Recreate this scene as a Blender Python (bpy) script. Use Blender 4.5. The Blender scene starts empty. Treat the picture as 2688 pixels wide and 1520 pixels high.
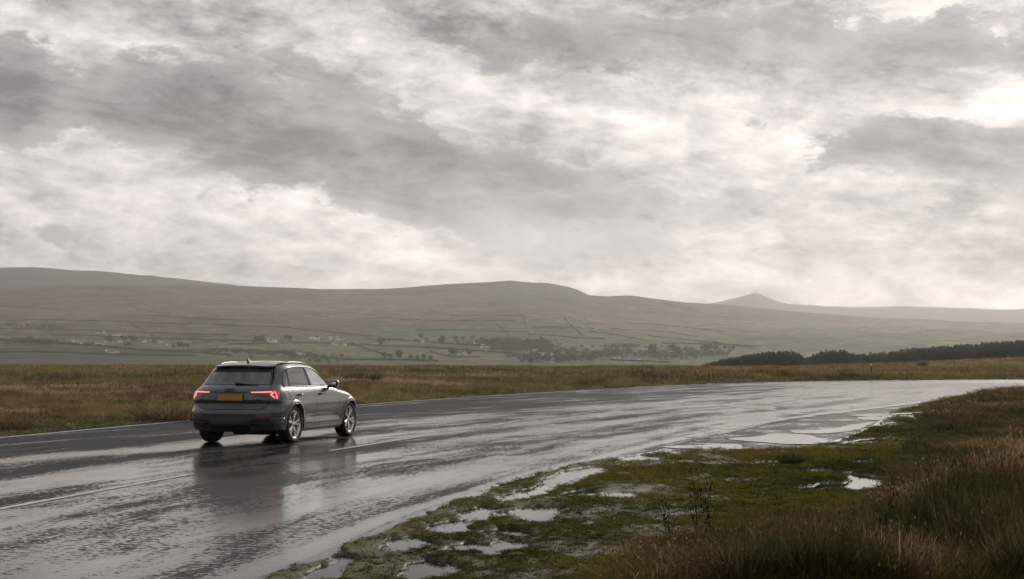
import bpy, bmesh, math, random
import numpy as np
from mathutils import Vector, Matrix
from mathutils.geometry import delaunay_2d_cdt

SC = bpy.context.scene
COL = SC.collection
R = math.radians

# ------------------------------------------------------------------ camera
EYE, FPX, HOR = 1.52, 3920.0, 950.0            # eye height, focal length in photo pixels, horizon row
cd = bpy.data.cameras.new('camera')
cd.sensor_width = 36.0
cd.lens = 36.0 * FPX / 2688.0
cd.shift_y = (HOR - 760.0) / 2688.0
cd.clip_start, cd.clip_end = 0.2, 60000.0
cam = bpy.data.objects.new('camera', cd)
COL.objects.link(cam)
cam.location = (0, 0, EYE)
cam.rotation_euler = (R(90), 0, 0)
SC.camera = cam

def G(px, py, z=0.0):
    "world point on the level z seen at photo pixel (px, py)"
    Y = FPX * (EYE - z) / (py - HOR)
    return ((px - 1344.0) * Y / FPX, Y)

def at(px, py, Y):
    return Vector(((px - 1344.0) * Y / FPX, Y, EYE + (HOR - py) * Y / FPX))

# ------------------------------------------------------------------ render settings
SC.view_settings.view_transform = 'Standard'
SC.view_settings.look = 'None'
SC.view_settings.gamma = 1.0
SC.view_settings.exposure = 0.18
SC.view_settings.use_curve_mapping = False
SC.render.engine = 'CYCLES'
cy = SC.cycles
cy.use_denoising = True
cy.max_bounces = 5
cy.diffuse_bounces = 2
cy.glossy_bounces = 3
cy.transmission_bounces = 2
cy.transparent_max_bounces = 6
cy.volume_bounces = 1
cy.sample_clamp_indirect = 4.0

# ------------------------------------------------------------------ node helper
class NT:
    def __init__(s, tree):
        s.t = tree
        tree.nodes.clear()
    def new(s, kind, **kw):
        n = s.t.nodes.new(kind)
        for k, v in kw.items():
            setattr(n, k, v)
        return n
    def put(s, sock, v):
        if isinstance(v, bpy.types.NodeSocket):
            s.t.links.new(v, sock)
        elif v is not None:
            if sock.type == 'RGBA' and not isinstance(v, (int, float)) and len(v) == 3:
                v = (*v, 1.0)
            if sock.type == 'VECTOR' and isinstance(v, (int, float)):
                v = (v, v, v)
            sock.default_value = v
    def m(s, op, a, b=None, c=None, clamp=False):
        n = s.new('ShaderNodeMath', operation=op, use_clamp=clamp)
        s.put(n.inputs[0], a)
        if b is not None: s.put(n.inputs[1], b)
        if c is not None: s.put(n.inputs[2], c)
        return n.outputs[0]
    def vm(s, op, a, b=None, scale=None):
        n = s.new('ShaderNodeVectorMath', operation=op)
        s.put(n.inputs[0], a)
        if b is not None: s.put(n.inputs[1], b)
        if scale is not None: s.put(n.inputs['Scale'], scale)
        return n.outputs[0]
    def sep(s, v):
        n = s.new('ShaderNodeSeparateXYZ'); s.put(n.inputs[0], v)
        return n.outputs
    def comb(s, x, y, z=0.0):
        n = s.new('ShaderNodeCombineXYZ')
        for i, v in enumerate((x, y, z)): s.put(n.inputs[i], v)
        return n.outputs[0]
    def noise(s, vec, scale=1.0, detail=4.0, rough=0.55, dist=0.0, out='Fac', lac=2.0):
        n = s.new('ShaderNodeTexNoise')
        s.put(n.inputs['Vector'], vec)
        for k, v in (('Scale', scale), ('Detail', detail), ('Roughness', rough), ('Distortion', dist), ('Lacunarity', lac)):
            s.put(n.inputs[k], v)
        return n.outputs[out]
    def vor(s, vec, scale=1.0, feature='F1', out='Color'):
        n = s.new('ShaderNodeTexVoronoi', feature=feature)
        s.put(n.inputs['Vector'], vec); s.put(n.inputs['Scale'], scale)
        return n.outputs[out]
    def mix(s, f, a, b, blend='MIX'):
        n = s.new('ShaderNodeMix', data_type='RGBA', blend_type=blend)
        s.put(n.inputs[0], f); s.put(n.inputs[6], a); s.put(n.inputs[7], b)
        return n.outputs[2]
    def mixf(s, f, a, b):
        n = s.new('ShaderNodeMix', data_type='FLOAT')
        s.put(n.inputs[0], f); s.put(n.inputs[2], a); s.put(n.inputs[3], b)
        return n.outputs[0]
    def ss(s, x, lo, hi):
        n = s.new('ShaderNodeMapRange', interpolation_type='SMOOTHSTEP')
        s.put(n.inputs[0], x); s.put(n.inputs[1], lo); s.put(n.inputs[2], hi)
        n.inputs[3].default_value = 0.0; n.inputs[4].default_value = 1.0
        return n.outputs[0]
    def ramp(s, f, stops):
        n = s.new('ShaderNodeValToRGB'); s.put(n.inputs[0], f)
        e = n.color_ramp.elements
        while len(e) < len(stops): e.new(0.5)
        for el, (p, c) in zip(e, stops):
            el.position = p; el.color = (*c, 1.0)
        return n.outputs[0]
    def bump(s, h, strength=0.3, dist=0.01):
        n = s.new('ShaderNodeBump')
        s.put(n.inputs['Height'], h); s.put(n.inputs['Strength'], strength); s.put(n.inputs['Distance'], dist)
        return n.outputs[0]
    def bsdf(s, **kw):
        n = s.new('ShaderNodeBsdfPrincipled')
        for k, v in kw.items():
            s.put(n.inputs[k.replace('_', ' ')], v)
        return n.outputs[0]
    def out(s, surf=None, vol=None):
        n = s.new('ShaderNodeOutputMaterial')
        if surf is not None: s.t.links.new(surf, n.inputs['Surface'])
        if vol is not None: s.t.links.new(vol, n.inputs['Volume'])

def material(name):
    m = bpy.data.materials.new(name)
    m.use_nodes = True
    return m, NT(m.node_tree)

# ------------------------------------------------------------------ sky (world)
SUN_AZ, SUN_EL = R(24), R(24)                  # sun bearing to the right of the view, behind cloud
world = bpy.data.worlds.new('World')
SC.world = world
world.use_nodes = True
w = NT(world.node_tree)
dirv = w.new('ShaderNodeTexCoord').outputs['Generated']
dx, dy, dz = w.sep(dirv)
U = w.m('ARCTAN2', dx, dy)
V = w.m('ARCSINE', dz)
# warp of the direction by noise so that cloud edges are ragged
wsc = w.comb(dx, dy, w.m('MULTIPLY', dz, 2.2))
wn = w.noise(wsc, 7.0, 6.0, 0.62, out='Color')
wx, wy, wz = w.sep(wn)
Uw = w.m('ADD', U, w.m('MULTIPLY', w.m('SUBTRACT', wx, 0.5), 0.12))
Vw = w.m('ADD', V, w.m('MULTIPLY', w.m('SUBTRACT', wy, 0.5), 0.055))
def blob(cx, cy_, rx, ry, rot, amp, uu, vv):
    uc, vc = (cx - 1344) / FPX, (HOR - cy_) / FPX
    c, s_ = math.cos(R(rot)), math.sin(R(rot))
    du = w.m('SUBTRACT', uu, uc); dv = w.m('SUBTRACT', vv, vc)
    a = w.m('ADD', w.m('MULTIPLY', du, c * FPX / rx), w.m('MULTIPLY', dv, s_ * FPX / rx))
    b = w.m('ADD', w.m('MULTIPLY', du, -s_ * FPX / ry), w.m('MULTIPLY', dv, c * FPX / ry))
    q = w.m('ADD', w.m('MULTIPLY', a, a), w.m('MULTIPLY', b, b))
    return w.m('MULTIPLY', w.m('EXPONENT', w.m('MULTIPLY', q, -1.0)), amp)
def total(lst):
    r = lst[0]
    for x in lst[1:]: r = w.m('ADD', r, x)
    return r
# high veil: streaks drawn out along the horizon, tilted down to the right
tilt = w.comb(U, w.m('MULTIPLY', w.m('ADD', V, w.m('MULTIPLY', U, 0.16)), 4.0), w.m('MULTIPLY', dy, 0.4))
veil = w.noise(tilt, 6.5, 10.0, 0.66, 0.35)
veil2 = w.noise(w.vm('MULTIPLY', dirv, (1, 1, 2.2)), 22.0, 9.0, 0.66, 0.5)
veil3 = w.noise(w.vm('ADD', w.vm('MULTIPLY', dirv, (1, 1, 2.0)), w.vm('SCALE', wn, None, scale=0.12)), 38.0, 6.0, 0.62, 0.2)
vertical = w.ss(V, 0.30, 0.02)                 # sky is palest near the horizon
base = w.m('ADD', 0.43, w.m('MULTIPLY', vertical, 0.11))
base = w.m('ADD', base, w.m('MULTIPLY', w.m('SUBTRACT', veil, 0.5), 1.10))
base = w.m('ADD', base, w.m('MULTIPLY', w.m('SUBTRACT', veil2, 0.5), 0.80))
base = w.m('ADD', base, w.m('MULTIPLY', w.m('SUBTRACT', veil3, 0.5), 0.50))
light = total([
    blob(1800, 320, 430, 100, -8, 0.20, Uw, Vw), blob(2690, 290, 190, 75, -8, 0.62, Uw, Vw), blob(2420, 640, 420, 170, 20, -0.04, Uw, Vw),
    blob(2250, 350, 330, 100, 0, 0.03, Uw, Vw), blob(420, 590, 620, 120, -12, 0.14, Uw, Vw),
    blob(2230, 20, 170, 30, 0, 0.16, Uw, Vw), blob(2300, 600, 420, 130, 0, 0.08, Uw, Vw),
    blob(1080, 200, 260, 45, -12, 0.26, Uw, Vw), blob(1000, 630, 360, 80, -25, 0.18, Uw, Vw),
    blob(190, 300, 60, 110, 25, 0.25, Uw, Vw), blob(2560, 40, 200, 70, 0, 0.25, Uw, Vw), blob(300, 120, 400, 50, -5, 0.10, Uw, Vw)])
base = w.m('ADD', base, light)
# lower, darker cloud with firmer, billowing edges
def billow(vec, sc, n, gain=0.55):
    acc, amp = None, 1.0
    for i in range(n):
        q = w.m('MULTIPLY', w.m('ABSOLUTE', w.m('SUBTRACT', w.noise(w.vm('ADD', vec, (3.1 * i, 1.7 * i, 0.9 * i)), sc * 2.1 ** i, 1.0, 0.5), 0.5)), 2.0 * amp)
        acc = q if acc is None else w.m('ADD', acc, q); amp *= gain
    return acc
bill = w.vm('ADD', w.vm('MULTIPLY', dirv, (1, 1, 1.8)), w.vm('SCALE', wn, None, scale=0.10))
puff = billow(w.vm('MULTIPLY', dirv, (1, 1, 1.9)), 13.0, 6, 0.62)
edge = w.m('ADD', w.noise(bill, 16.0, 9.0, 0.66, 0.2), w.m('MULTIPLY', w.m('SUBTRACT', 0.42, puff), 0.40))
dark = total([
    blob(560, 335, 430, 120, -10, 1.45, Uw, Vw), blob(1150, 455, 430, 105, -14, 1.4, Uw, Vw),
    blob(20, 300, 150, 130, -25, 1.15, Uw, Vw), blob(2510, 430, 270, 85, -10, 1.9, Uw, Vw),
    blob(2380, 130, 190, 70, 0, 0.80, Uw, Vw), blob(2640, 180, 120, 80, 0, 0.8, Uw, Vw), blob(2150, 60, 120, 50, 0, 0.7, Uw, Vw),
    blob(2010, 318, 85, 40, 0, 0.42, Uw, Vw), blob(1720, 110, 540, 85, 0, 0.90, Uw, Vw),
    blob(520, 30, 500, 55, 0, 0.65, Uw, Vw), blob(1500, 630, 360, 60, -8, 0.62, Uw, Vw),
    blob(1800, 560, 400, 60, -4, 0.55, Uw, Vw), blob(800, 215, 300, 40, -14, 0.55, Uw, Vw),
    blob(1250, 170, 200, 40, -25, 0.6, Uw, Vw), blob(2220, 440, 90, 40, 0, 0.60, Uw, Vw), blob(90, 640, 220, 30, 0, 0.60, Uw, Vw),
    blob(560, 700, 300, 30, -10, 0.45, Uw, Vw), blob(1250, 620, 200, 50, -20, 0.55, Uw, Vw)])
# beyond the picture the same kind of cloud goes on
away = w.ss(w.noise(wsc, 2.3, 5.0, 0.55), 0.50, 0.62)
outside = w.ss(w.m('ABSOLUTE', U), 0.36, 0.6)
outside = w.m('MAXIMUM', outside, w.ss(V, 0.27, 0.42))
dark = w.m('ADD', dark, w.m('MULTIPLY', w.m('MULTIPLY', away, outside), 0.9))
dfield = w.m('ADD', dark, w.m('MULTIPLY', w.m('SUBTRACT', edge, 0.5), 1.9))
dmask = w.ss(dfield, 0.42, 0.74)
inner = w.m('ADD', w.m('MULTIPLY', w.noise(bill, 9.0, 10.0, 0.68, 0.3), 0.55), w.m('MULTIPLY', w.noise(tilt, 9.0, 9.0, 0.66, 0.5), 0.45))
inner = w.m('ADD', inner, w.m('MULTIPLY', w.m('SUBTRACT', 0.42, puff), 0.16))
dval = w.m('ADD', 0.205, w.m('MULTIPLY', w.m('SUBTRACT', inner, 0.5), 1.15))
dval = w.m('ADD', dval, w.m('MULTIPLY', w.ss(dfield, 1.5, 0.5), 0.16))
dval = w.m('ADD', dval, blob(1550, 640, 700, 100, 0, 0.16, U, V))
base = w.m('ADD', base, w.m('MULTIPLY', w.m('SUBTRACT', 0.40, puff), 0.30))
val = w.mixf(w.m('MULTIPLY', dmask, 0.93), base, dval)
val = w.m('MAXIMUM', val, 0.16)
tint = w.ramp(val, [(0.22, (0.99, 0.975, 1.03)), (0.42, (1.03, 0.975, 0.985)), (0.75, (1.065, 0.98, 0.94)), (1.0, (1.04, 0.985, 0.95))])
cloud = w.vm('SCALE', tint, None, scale=w.m('MULTIPLY', val, 10.0))
sky = w.new('ShaderNodeTexSky', sky_type='NISHITA')
sky.sun_disc = False
sky.sun_elevation = SUN_EL
sky.sun_rotation = SUN_AZ
w_col = w.mix(0.98, sky.outputs[0], cloud)
# below the horizon only ground would be seen; keep it dim
w_col = w.mix(w.ss(dz, -0.005, -0.08), w_col, (0.6, 0.58, 0.5))
bg = w.new('ShaderNodeBackground')
w.put(bg.inputs['Color'], w_col)
bg.inputs['Strength'].default_value = 0.1
wo = w.new('ShaderNodeOutputWorld')
w.t.links.new(bg.outputs[0], wo.inputs['Surface'])
world.cycles.sampling_method = 'MANUAL'
world.cycles.sample_map_resolution = 1024

# ------------------------------------------------------------------ sun behind thin cloud
sd = bpy.data.lights.new('sun', 'SUN')
sd.energy = 2.0
sd.angle = R(7)
sd.color = (1.0, 0.93, 0.82)
sun = bpy.data.objects.new('sun', sd)
COL.objects.link(sun)
sun.rotation_euler = (R(90) - SUN_EL, 0, math.pi - SUN_AZ)   # light travels from the bearing towards the camera

# ------------------------------------------------------------------ object helpers
def link(name, me, mat=None, parent=None, smooth=True):
    o = bpy.data.objects.new(name, me)
    COL.objects.link(o)
    if mat is not None: me.materials.append(mat)
    if smooth and len(me.polygons): me.polygons.foreach_set('use_smooth', [True] * len(me.polygons))
    if parent is not None: o.parent = parent
    return o

def pydata(name, v, f):
    me = bpy.data.meshes.new(name)
    me.from_pydata([tuple(map(float, p)) for p in v], [], [tuple(map(int, q)) for q in f])
    me.update()
    return me

def tag(o, label=None, cat=None, group=None, kind=None):
    if label: o['label'] = label
    if cat: o['category'] = cat
    if group: o['group'] = group
    if kind: o['kind'] = kind
    return o

def empty(name, loc=(0, 0, 0), rz=0.0):
    o = bpy.data.objects.new(name, None)
    o.empty_display_size = 0.2
    COL.objects.link(o)
    o.location = loc; o.rotation_euler = (0, 0, rz)
    return o

def grid_mesh(name, P):
    "P: (n, m, 3) array -> quad grid"
    n, m = P.shape[:2]
    me = bpy.data.meshes.new(name)
    idx = np.arange(n * m).reshape(n, m)
    q = np.stack([idx[:-1, :-1], idx[:-1, 1:], idx[1:, 1:], idx[1:, :-1]], -1).reshape(-1, 4)
    me.vertices.add(n * m); me.vertices.foreach_set('co', P.reshape(-1).astype(np.float32))
    me.loops.add(q.size); me.loops.foreach_set('vertex_index', q.reshape(-1).astype(np.int32))
    me.polygons.add(len(q))
    me.polygons.foreach_set('loop_start', (np.arange(len(q)) * 4).astype(np.int32))
    me.update(calc_edges=True); me.validate()
    return me

# value noise in numpy (for the shape of the ground)
_rs = np.random.RandomState(7)
_perm = _rs.rand(256, 256)
def vnoise(x, y):
    xi, yi = np.floor(x).astype(int), np.floor(y).astype(int)
    fx, fy = x - xi, y - yi
    fx = fx * fx * (3 - 2 * fx); fy = fy * fy * (3 - 2 * fy)
    a = _perm[xi % 256, yi % 256]; b = _perm[(xi + 1) % 256, yi % 256]
    c = _perm[xi % 256, (yi + 1) % 256]; d = _perm[(xi + 1) % 256, (yi + 1) % 256]
    return (a * (1 - fx) + b * fx) * (1 - fy) + (c * (1 - fx) + d * fx) * fy - 0.5
def fbm(x, y, oct=4, gain=0.5):
    s = 0.0; a = 1.0
    for i in range(oct):
        s = s + a * vnoise(x * 2 ** i + 17.3 * i, y * 2 ** i - 9.1 * i); a *= gain
    return s
def smoothstep(x, a, b):
    t = np.clip((x - a) / (b - a), 0, 1)
    return t * t * (3 - 2 * t)
# ================================================================== ROAD CURVES (world metres)
# right edge line of the carriageway and left edge line, from behind the camera round the bend
RE = np.array([(-9.2, -25), (-5.6, -8), (-3.55, 1.0), (-1.75, 10.6), (-1.08, 14.37), (-0.46, 16.9), (0.42, 20.4), (1.55, 23.7), (3.7, 30.1),
               (8.4, 42.0), (15.5, 56.7), (27.0, 82.7), (31.5, 90.5), (46, 104), (75, 116), (130, 128), (210, 132)], float)
LE = np.array([(-21.5, -25), (-17.6, -8), (-15.6, 1.0), (-13.4, 14.0), (-12.2, 20.5), (-10.26, 29.9), (-8.33, 38.7), (-5.4, 52.7), (0.5, 71), (5.5, 84), (11.5, 99.0),
               (23.7, 117.0), (43, 128.5), (80, 138.0), (130, 143.5), (210, 147)], float)
def resample(P, n):
    # Catmull-Rom through the points, then equal arc steps
    Q = []
    for i in range(len(P) - 1):
        p0 = P[max(i - 1, 0)]; p1 = P[i]; p2 = P[i + 1]; p3 = P[min(i + 2, len(P) - 1)]
        for t in np.linspace(0, 1, 24, endpoint=False):
            Q.append(0.5 * ((2 * p1) + (-p0 + p2) * t + (2 * p0 - 5 * p1 + 4 * p2 - p3) * t * t + (-p0 + 3 * p1 - 3 * p2 + p3) * t ** 3))
    Q.append(P[-1]); Q = np.array(Q)
    s = np.r_[0, np.cumsum(np.hypot(*np.diff(Q, axis=0).T))]
    u = np.linspace(0, 1, n)
    return np.stack([np.interp(u * s[-1], s, Q[:, 0]), np.interp(u * s[-1], s, Q[:, 1])], 1), s[-1]
REc, rlen = resample(RE, 420)
LEc, llen = resample(LE, 900)
# pair each right-edge point with the left-edge point straight across
T = np.gradient(REc, axis=0); T /= np.linalg.norm(T, axis=1)[:, None]
Nl = np.stack([-T[:, 1], T[:, 0]], 1)
pair = []
last = 0
for i, p in enumerate(REc):
    d = LEc - p
    along = d @ T[i]; across = d @ Nl[i]
    cost = np.abs(along) + np.where(across < 1, 1e3, 0)
    j = max(int(np.argmin(cost)), last); last = j
    pair.append(LEc[j])
pair = np.array(pair)
k = np.ones(15) / 15
for c in (0, 1):
    pp = np.r_[[pair[0, c]] * 7, pair[:, c], [pair[-1, c]] * 7]
    pair[:, c] = np.convolve(pp, k, 'valid')
# snap the smoothed partner back on the left curve
pair = np.array([LEc[np.argmin(((LEc - q) ** 2).sum(1))] for q in pair])
S_ARC = np.r_[0, np.cumsum(np.hypot(*np.diff(REc, axis=0).T))]

def side_of(poly, X, Y):
    "signed distance-like value to an open curve given by increasing Y / X: >0 to the right of it"
    X = np.asarray(X, float); Y = np.asarray(Y, float)
    shp = X.shape; X = X.ravel(); Y = Y.ravel()
    out = np.empty(len(X))
    seg = poly[1:] - poly[:-1]; L = (seg ** 2).sum(1)
    for a in range(0, len(X), 4000):
        x = X[a:a + 4000, None]; y = Y[a:a + 4000, None]
        t = np.clip(((x - poly[None, :-1, 0]) * seg[:, 0] + (y - poly[None, :-1, 1]) * seg[:, 1]) / L, 0, 1)
        ex = x - (poly[None, :-1, 0] + t * seg[:, 0]); ey = y - (poly[None, :-1, 1] + t * seg[:, 1])
        d = ex ** 2 + ey ** 2; j = d.argmin(1); r = np.arange(len(j))
        cr = seg[j, 0] * ey[r, j] - seg[j, 1] * ex[r, j]
        out[a:a + 4000] = np.sqrt(d[r, j]) * np.where(cr < 0, 1, -1)
    return out.reshape(shp)
REs = REc[::3]; LEs = LEc[::4]

# grass limit on the right of the road (photo pixels -> ground)
GRASS_EDGE = [(560, 1600), (690, 1528), (780, 1494), (872, 1455), (960, 1418), (1062, 1372), (1150, 1338), (1236, 1305), (1330, 1272), (1440, 1240), (1500, 1222), (1570, 1212), (1640, 1200),
              (1740, 1184), (1830, 1180), (1960, 1180), (2080, 1176), (2190, 1162), (2240, 1146), (2290, 1124), (2320, 1106),
              (2330, 1088), (2390, 1070), (2470, 1050), (2560, 1034), (2640, 1022), (2700, 1015.5)]
GE = np.array([G(*p) for p in GRASS_EDGE])
GE = np.vstack([[(-5.2, -8.0), (-3.1, 1.0)], GE, [(46, 101), (75, 112.5), (130, 124), (210, 128)]])

# ================================================================== MATERIALS OF THE GROUND
def asphalt_material():
    m, t = material('wet_asphalt')
    uv = t.new('ShaderNodeUVMap').outputs[0]
    u, v, _ = t.sep(uv)                                   # u: metres from the right edge line, v: metres along
    st = t.comb(u, t.m('MULTIPLY', v, 0.14), 0.0)
    big = t.noise(st, 0.9, 5.0, 0.60, 0.3)
    mid = t.noise(t.comb(u, t.m('MULTIPLY', v, 0.30), 3.0), 2.6, 6.0, 0.68, 0.5)
    def band(c, wd, amp):
        d = t.m('DIVIDE', t.m('SUBTRACT', u, c), wd)
        return t.m('MULTIPLY', t.m('EXPONENT', t.m('MULTIPLY', t.m('MULTIPLY', d, d), -1.0)), amp)
    # water stands in the wheel tracks and drains off the crown and the far side
    bands = [band(1.35, 0.75, 0.50), band(3.75, 0.60, 0.34), band(5.7, 0.75, 0.36), band(8.4, 0.9, 0.30), band(11.2, 0.6, 0.14), band(0.16, 0.14, 0.75)]
    f = bands[0]
    for b in bands[1:]: f = t.m('ADD', f, b)
    # the outside of the bend falls away and stays darker; water gathers round the bend
    f = t.m('SUBTRACT', f, t.m('MULTIPLY', t.ss(u, 8.8, 11.5), 0.26))
    gp = t.sep(t.new('ShaderNodeNewGeometry').outputs['Position'])
    f = t.m('ADD', f, t.m('MULTIPLY', t.ss(gp[1], 34.0, 110.0), 0.42))
    f = t.m('ADD', f, t.m('MULTIPLY', t.ss(gp[0], 12.0, 30.0), 0.20))
    f = t.m('ADD', f, t.m('MULTIPLY', t.m('SUBTRACT', big, 0.5), 2.2))
    f = t.m('ADD', f, t.m('MULTIPLY', t.m('SUBTRACT', mid, 0.5), 1.2))
    stones = t.noise(t.comb(u, t.m('MULTIPLY', v, 0.9), 1.0), 15.0, 7.0, 0.74)
    f2 = t.m('ADD', f, t.m('MULTIPLY', t.m('SUBTRACT', stones, 0.5), 2.7))
    film = t.ss(f2, 0.05, 0.26)                           # 1 = covered by a film of water
    grain = t.noise(uv, 90.0, 2.0, 0.7)
    col = t.mix(grain, (0.014, 0.015, 0.018), (0.060, 0.062, 0.068))
    h = t.noise(uv, 55.0, 3.0, 0.7)
    rip = t.noise(t.comb(u, t.m('MULTIPLY', v, 0.6), 7.0), 7.0, 3.0, 0.6)
    # water film: mirror broken by small ripples
    wet = t.bsdf(Base_Color=(0.020, 0.020, 0.021), Roughness=t.mixf(t.ss(f, 0.1, 0.9), 0.16, 0.09), IOR=1.68, Normal=t.bump(t.m('ADD', rip, t.m('MULTIPLY', t.noise(uv, 45.0, 3.0, 0.7), 0.35)), 0.28, 0.005))
    # coarse damp stone: the chippings shade one another, so only part of the sheen is left
    rough_ = t.bsdf(Base_Color=col, Roughness=0.48, IOR=1.36, Normal=t.bump(h, 0.9, 0.02))
    matt = t.new('ShaderNodeBsdfDiffuse'); t.put(matt.inputs['Color'], col)
    mx = t.new('ShaderNodeMixShader'); t.put(mx.inputs[0], t.m('ADD', 0.24, t.m('MULTIPLY', grain, 0.25)))
    t.t.links.new(matt.outputs[0], mx.inputs[1]); t.t.links.new(rough_, mx.inputs[2])
    m2 = t.new('ShaderNodeMixShader'); t.put(m2.inputs[0], film)
    t.t.links.new(mx.outputs[0], m2.inputs[1]); t.t.links.new(wet, m2.inputs[2])
    b = m2.outputs[0]
    t.out(b)
    return m
M_ASPH = asphalt_material()

def gravel_material():
    m, t = material('wet_gravel')
    p = t.new('ShaderNodeNewGeometry').outputs['Position']
    big = t.noise(p, 0.8, 7.0, 0.70, 0.4)
    st = t.noise(p, 9.0, 6.0, 0.72)
    f = t.m('ADD', t.m('MULTIPLY', t.m('SUBTRACT', big, 0.51), 3.0), t.m('MULTIPLY', t.m('SUBTRACT', st, 0.5), 2.4))
    film = t.ss(f, 0.06, 0.3)
    col = t.mix(t.noise(p, 60.0, 2.0, 0.6), (0.02, 0.02, 0.021), (0.085, 0.082, 0.080))
    matt = t.new('ShaderNodeBsdfDiffuse'); t.put(matt.inputs['Color'], col)
    gl = t.bsdf(Base_Color=col, Roughness=0.45, Normal=t.bump(t.noise(p, 35.0, 3.0, 0.65), 0.9, 0.02))
    wet = t.bsdf(Base_Color=(0.02, 0.018, 0.016), Roughness=0.08, IOR=1.4)
    mx = t.new('ShaderNodeMixShader'); mx.inputs[0].default_value = 0.30
    t.t.links.new(matt.outputs[0], mx.inputs[1]); t.t.links.new(gl, mx.inputs[2])
    m2 = t.new('ShaderNodeMixShader'); t.put(m2.inputs[0], film)
    t.t.links.new(mx.outputs[0], m2.inputs[1]); t.t.links.new(wet, m2.inputs[2])
    t.out(m2.outputs[0])
    return m
M_GRAV = gravel_material()

def paint_material():
    m, t = material('road_paint')
    p = t.new('ShaderNodeNewGeometry').outputs['Position']
    worn = t.noise(p, 9.0, 5.0, 0.7)
    col = t.mix(t.ss(worn, 0.40, 0.62), (0.62, 0.60, 0.56), (0.26, 0.26, 0.25))
    t.out(t.bsdf(Base_Color=col, Roughness=0.35, IOR=1.4))
    return m
M_PAINT = paint_material()

def water_material():
    m, t = material('still_water')
    p = t.new('ShaderNodeNewGeometry').outputs['Position']
    n = t.noise(p, 6.0, 3.0, 0.5)
    t.out(t.bsdf(Base_Color=(0.022, 0.019, 0.014), Roughness=0.03, IOR=1.45, Normal=t.bump(n, 0.25, 0.002)))
    return m
M_WATER = water_material()

def soil_material():
    m, t = material('peaty_turf')
    p = t.new('ShaderNodeNewGeometry').outputs['Position']
    a = t.noise(p, 0.35, 6.0, 0.62, 0.3)
    b = t.noise(p, 3.0, 5.0, 0.6)
    col = t.ramp(a, [(0.30, (0.060, 0.038, 0.018)), (0.47, (0.080, 0.055, 0.022)), (0.55, (0.060, 0.062, 0.022)), (0.72, (0.105, 0.075, 0.030))])
    col = t.mix(t.m('MULTIPLY', b, 0.6), col, (0.030, 0.024, 0.014))
    t.out(t.bsdf(Base_Color=col, Roughness=0.8, Specular_IOR_Level=0.25, Normal=t.bump(t.noise(p, 1.6, 6.0, 0.65), 0.8, 0.25)))
    return m
M_SOIL = soil_material()

# ================================================================== THE LIE OF THE LAND
# skyline of the main fell, photo pixels
SKY_X = [-900, -400, 0, 300, 480, 610, 740, 850, 1000, 1100, 1200, 1280, 1340, 1400, 1440, 1490, 1520, 1545, 1590, 1630, 1700, 1800, 1900, 2000, 2100, 2300, 2500, 2688, 3100, 3600]
SKY_Y = [742, 748, 757, 752, 748, 750, 757, 762, 760, 755, 746, 743, 737.5, 743, 744, 752, 762, 775, 779, 777, 783, 796, 801, 810, 820, 833, 842, 850, 862, 870]
def skyl(px): return np.interp(px, SKY_X, SKY_Y)
NEAR_X = [-900, 0, 1344, 1700, 1800, 2000, 2110, 2210, 2400, 2688, 3100, 3800]
TAB = {   # depth: heights of the ground for the columns above
    138: [0.0] * 12,
    160: [0.0, 0.0, 0.0, 0.0, 0.0, 0.0, 0.05, 0.1, 0.15, 0.25, 0.1, 0.1],
    250: [0.1, 0.05, 0.05, 0.0, -0.05, -0.1, 0.0, 0.2, 0.6, 1.15, 1.6, 2.4],
    350: [0.25, 0.20, 0.05, -0.05, -0.20, -0.35, -0.15, 0.2, 0.9, 1.9, 2.9, 4.0],
    420: [-1.5, -1.5, -1.5, -1.2, -1.0, -0.8, -0.55, 0.1, 1.0, 2.3, 3.6, 5.0],
    600: [-16, -16, -15, -14, -13, -9, -9, -8, -6.5, -3.5, 0, 4],
    750: [-27, -27, -25, -20, -16.5, -8.3, -9.5, -7.0, -5.8, -2.0, 3, 8],
    950: [-38, -38, -36, -30, -26, -14, -13, -12, -11, -8, -2, 5],
    1200: [-44, -44, -42, -40, -38, -34, -32, -30, -28, -24, -15, 0],
    1600: [-34, -34, -34, -36, -36, -34, -34, -32, -30, -28, -20, 0]}
FR = [(2200, 0.0), (2800, 0.17), (3500, 0.375), (4500, 0.60), (5500, 0.80), (6300, 0.93), (7000, 1.0)]
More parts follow.
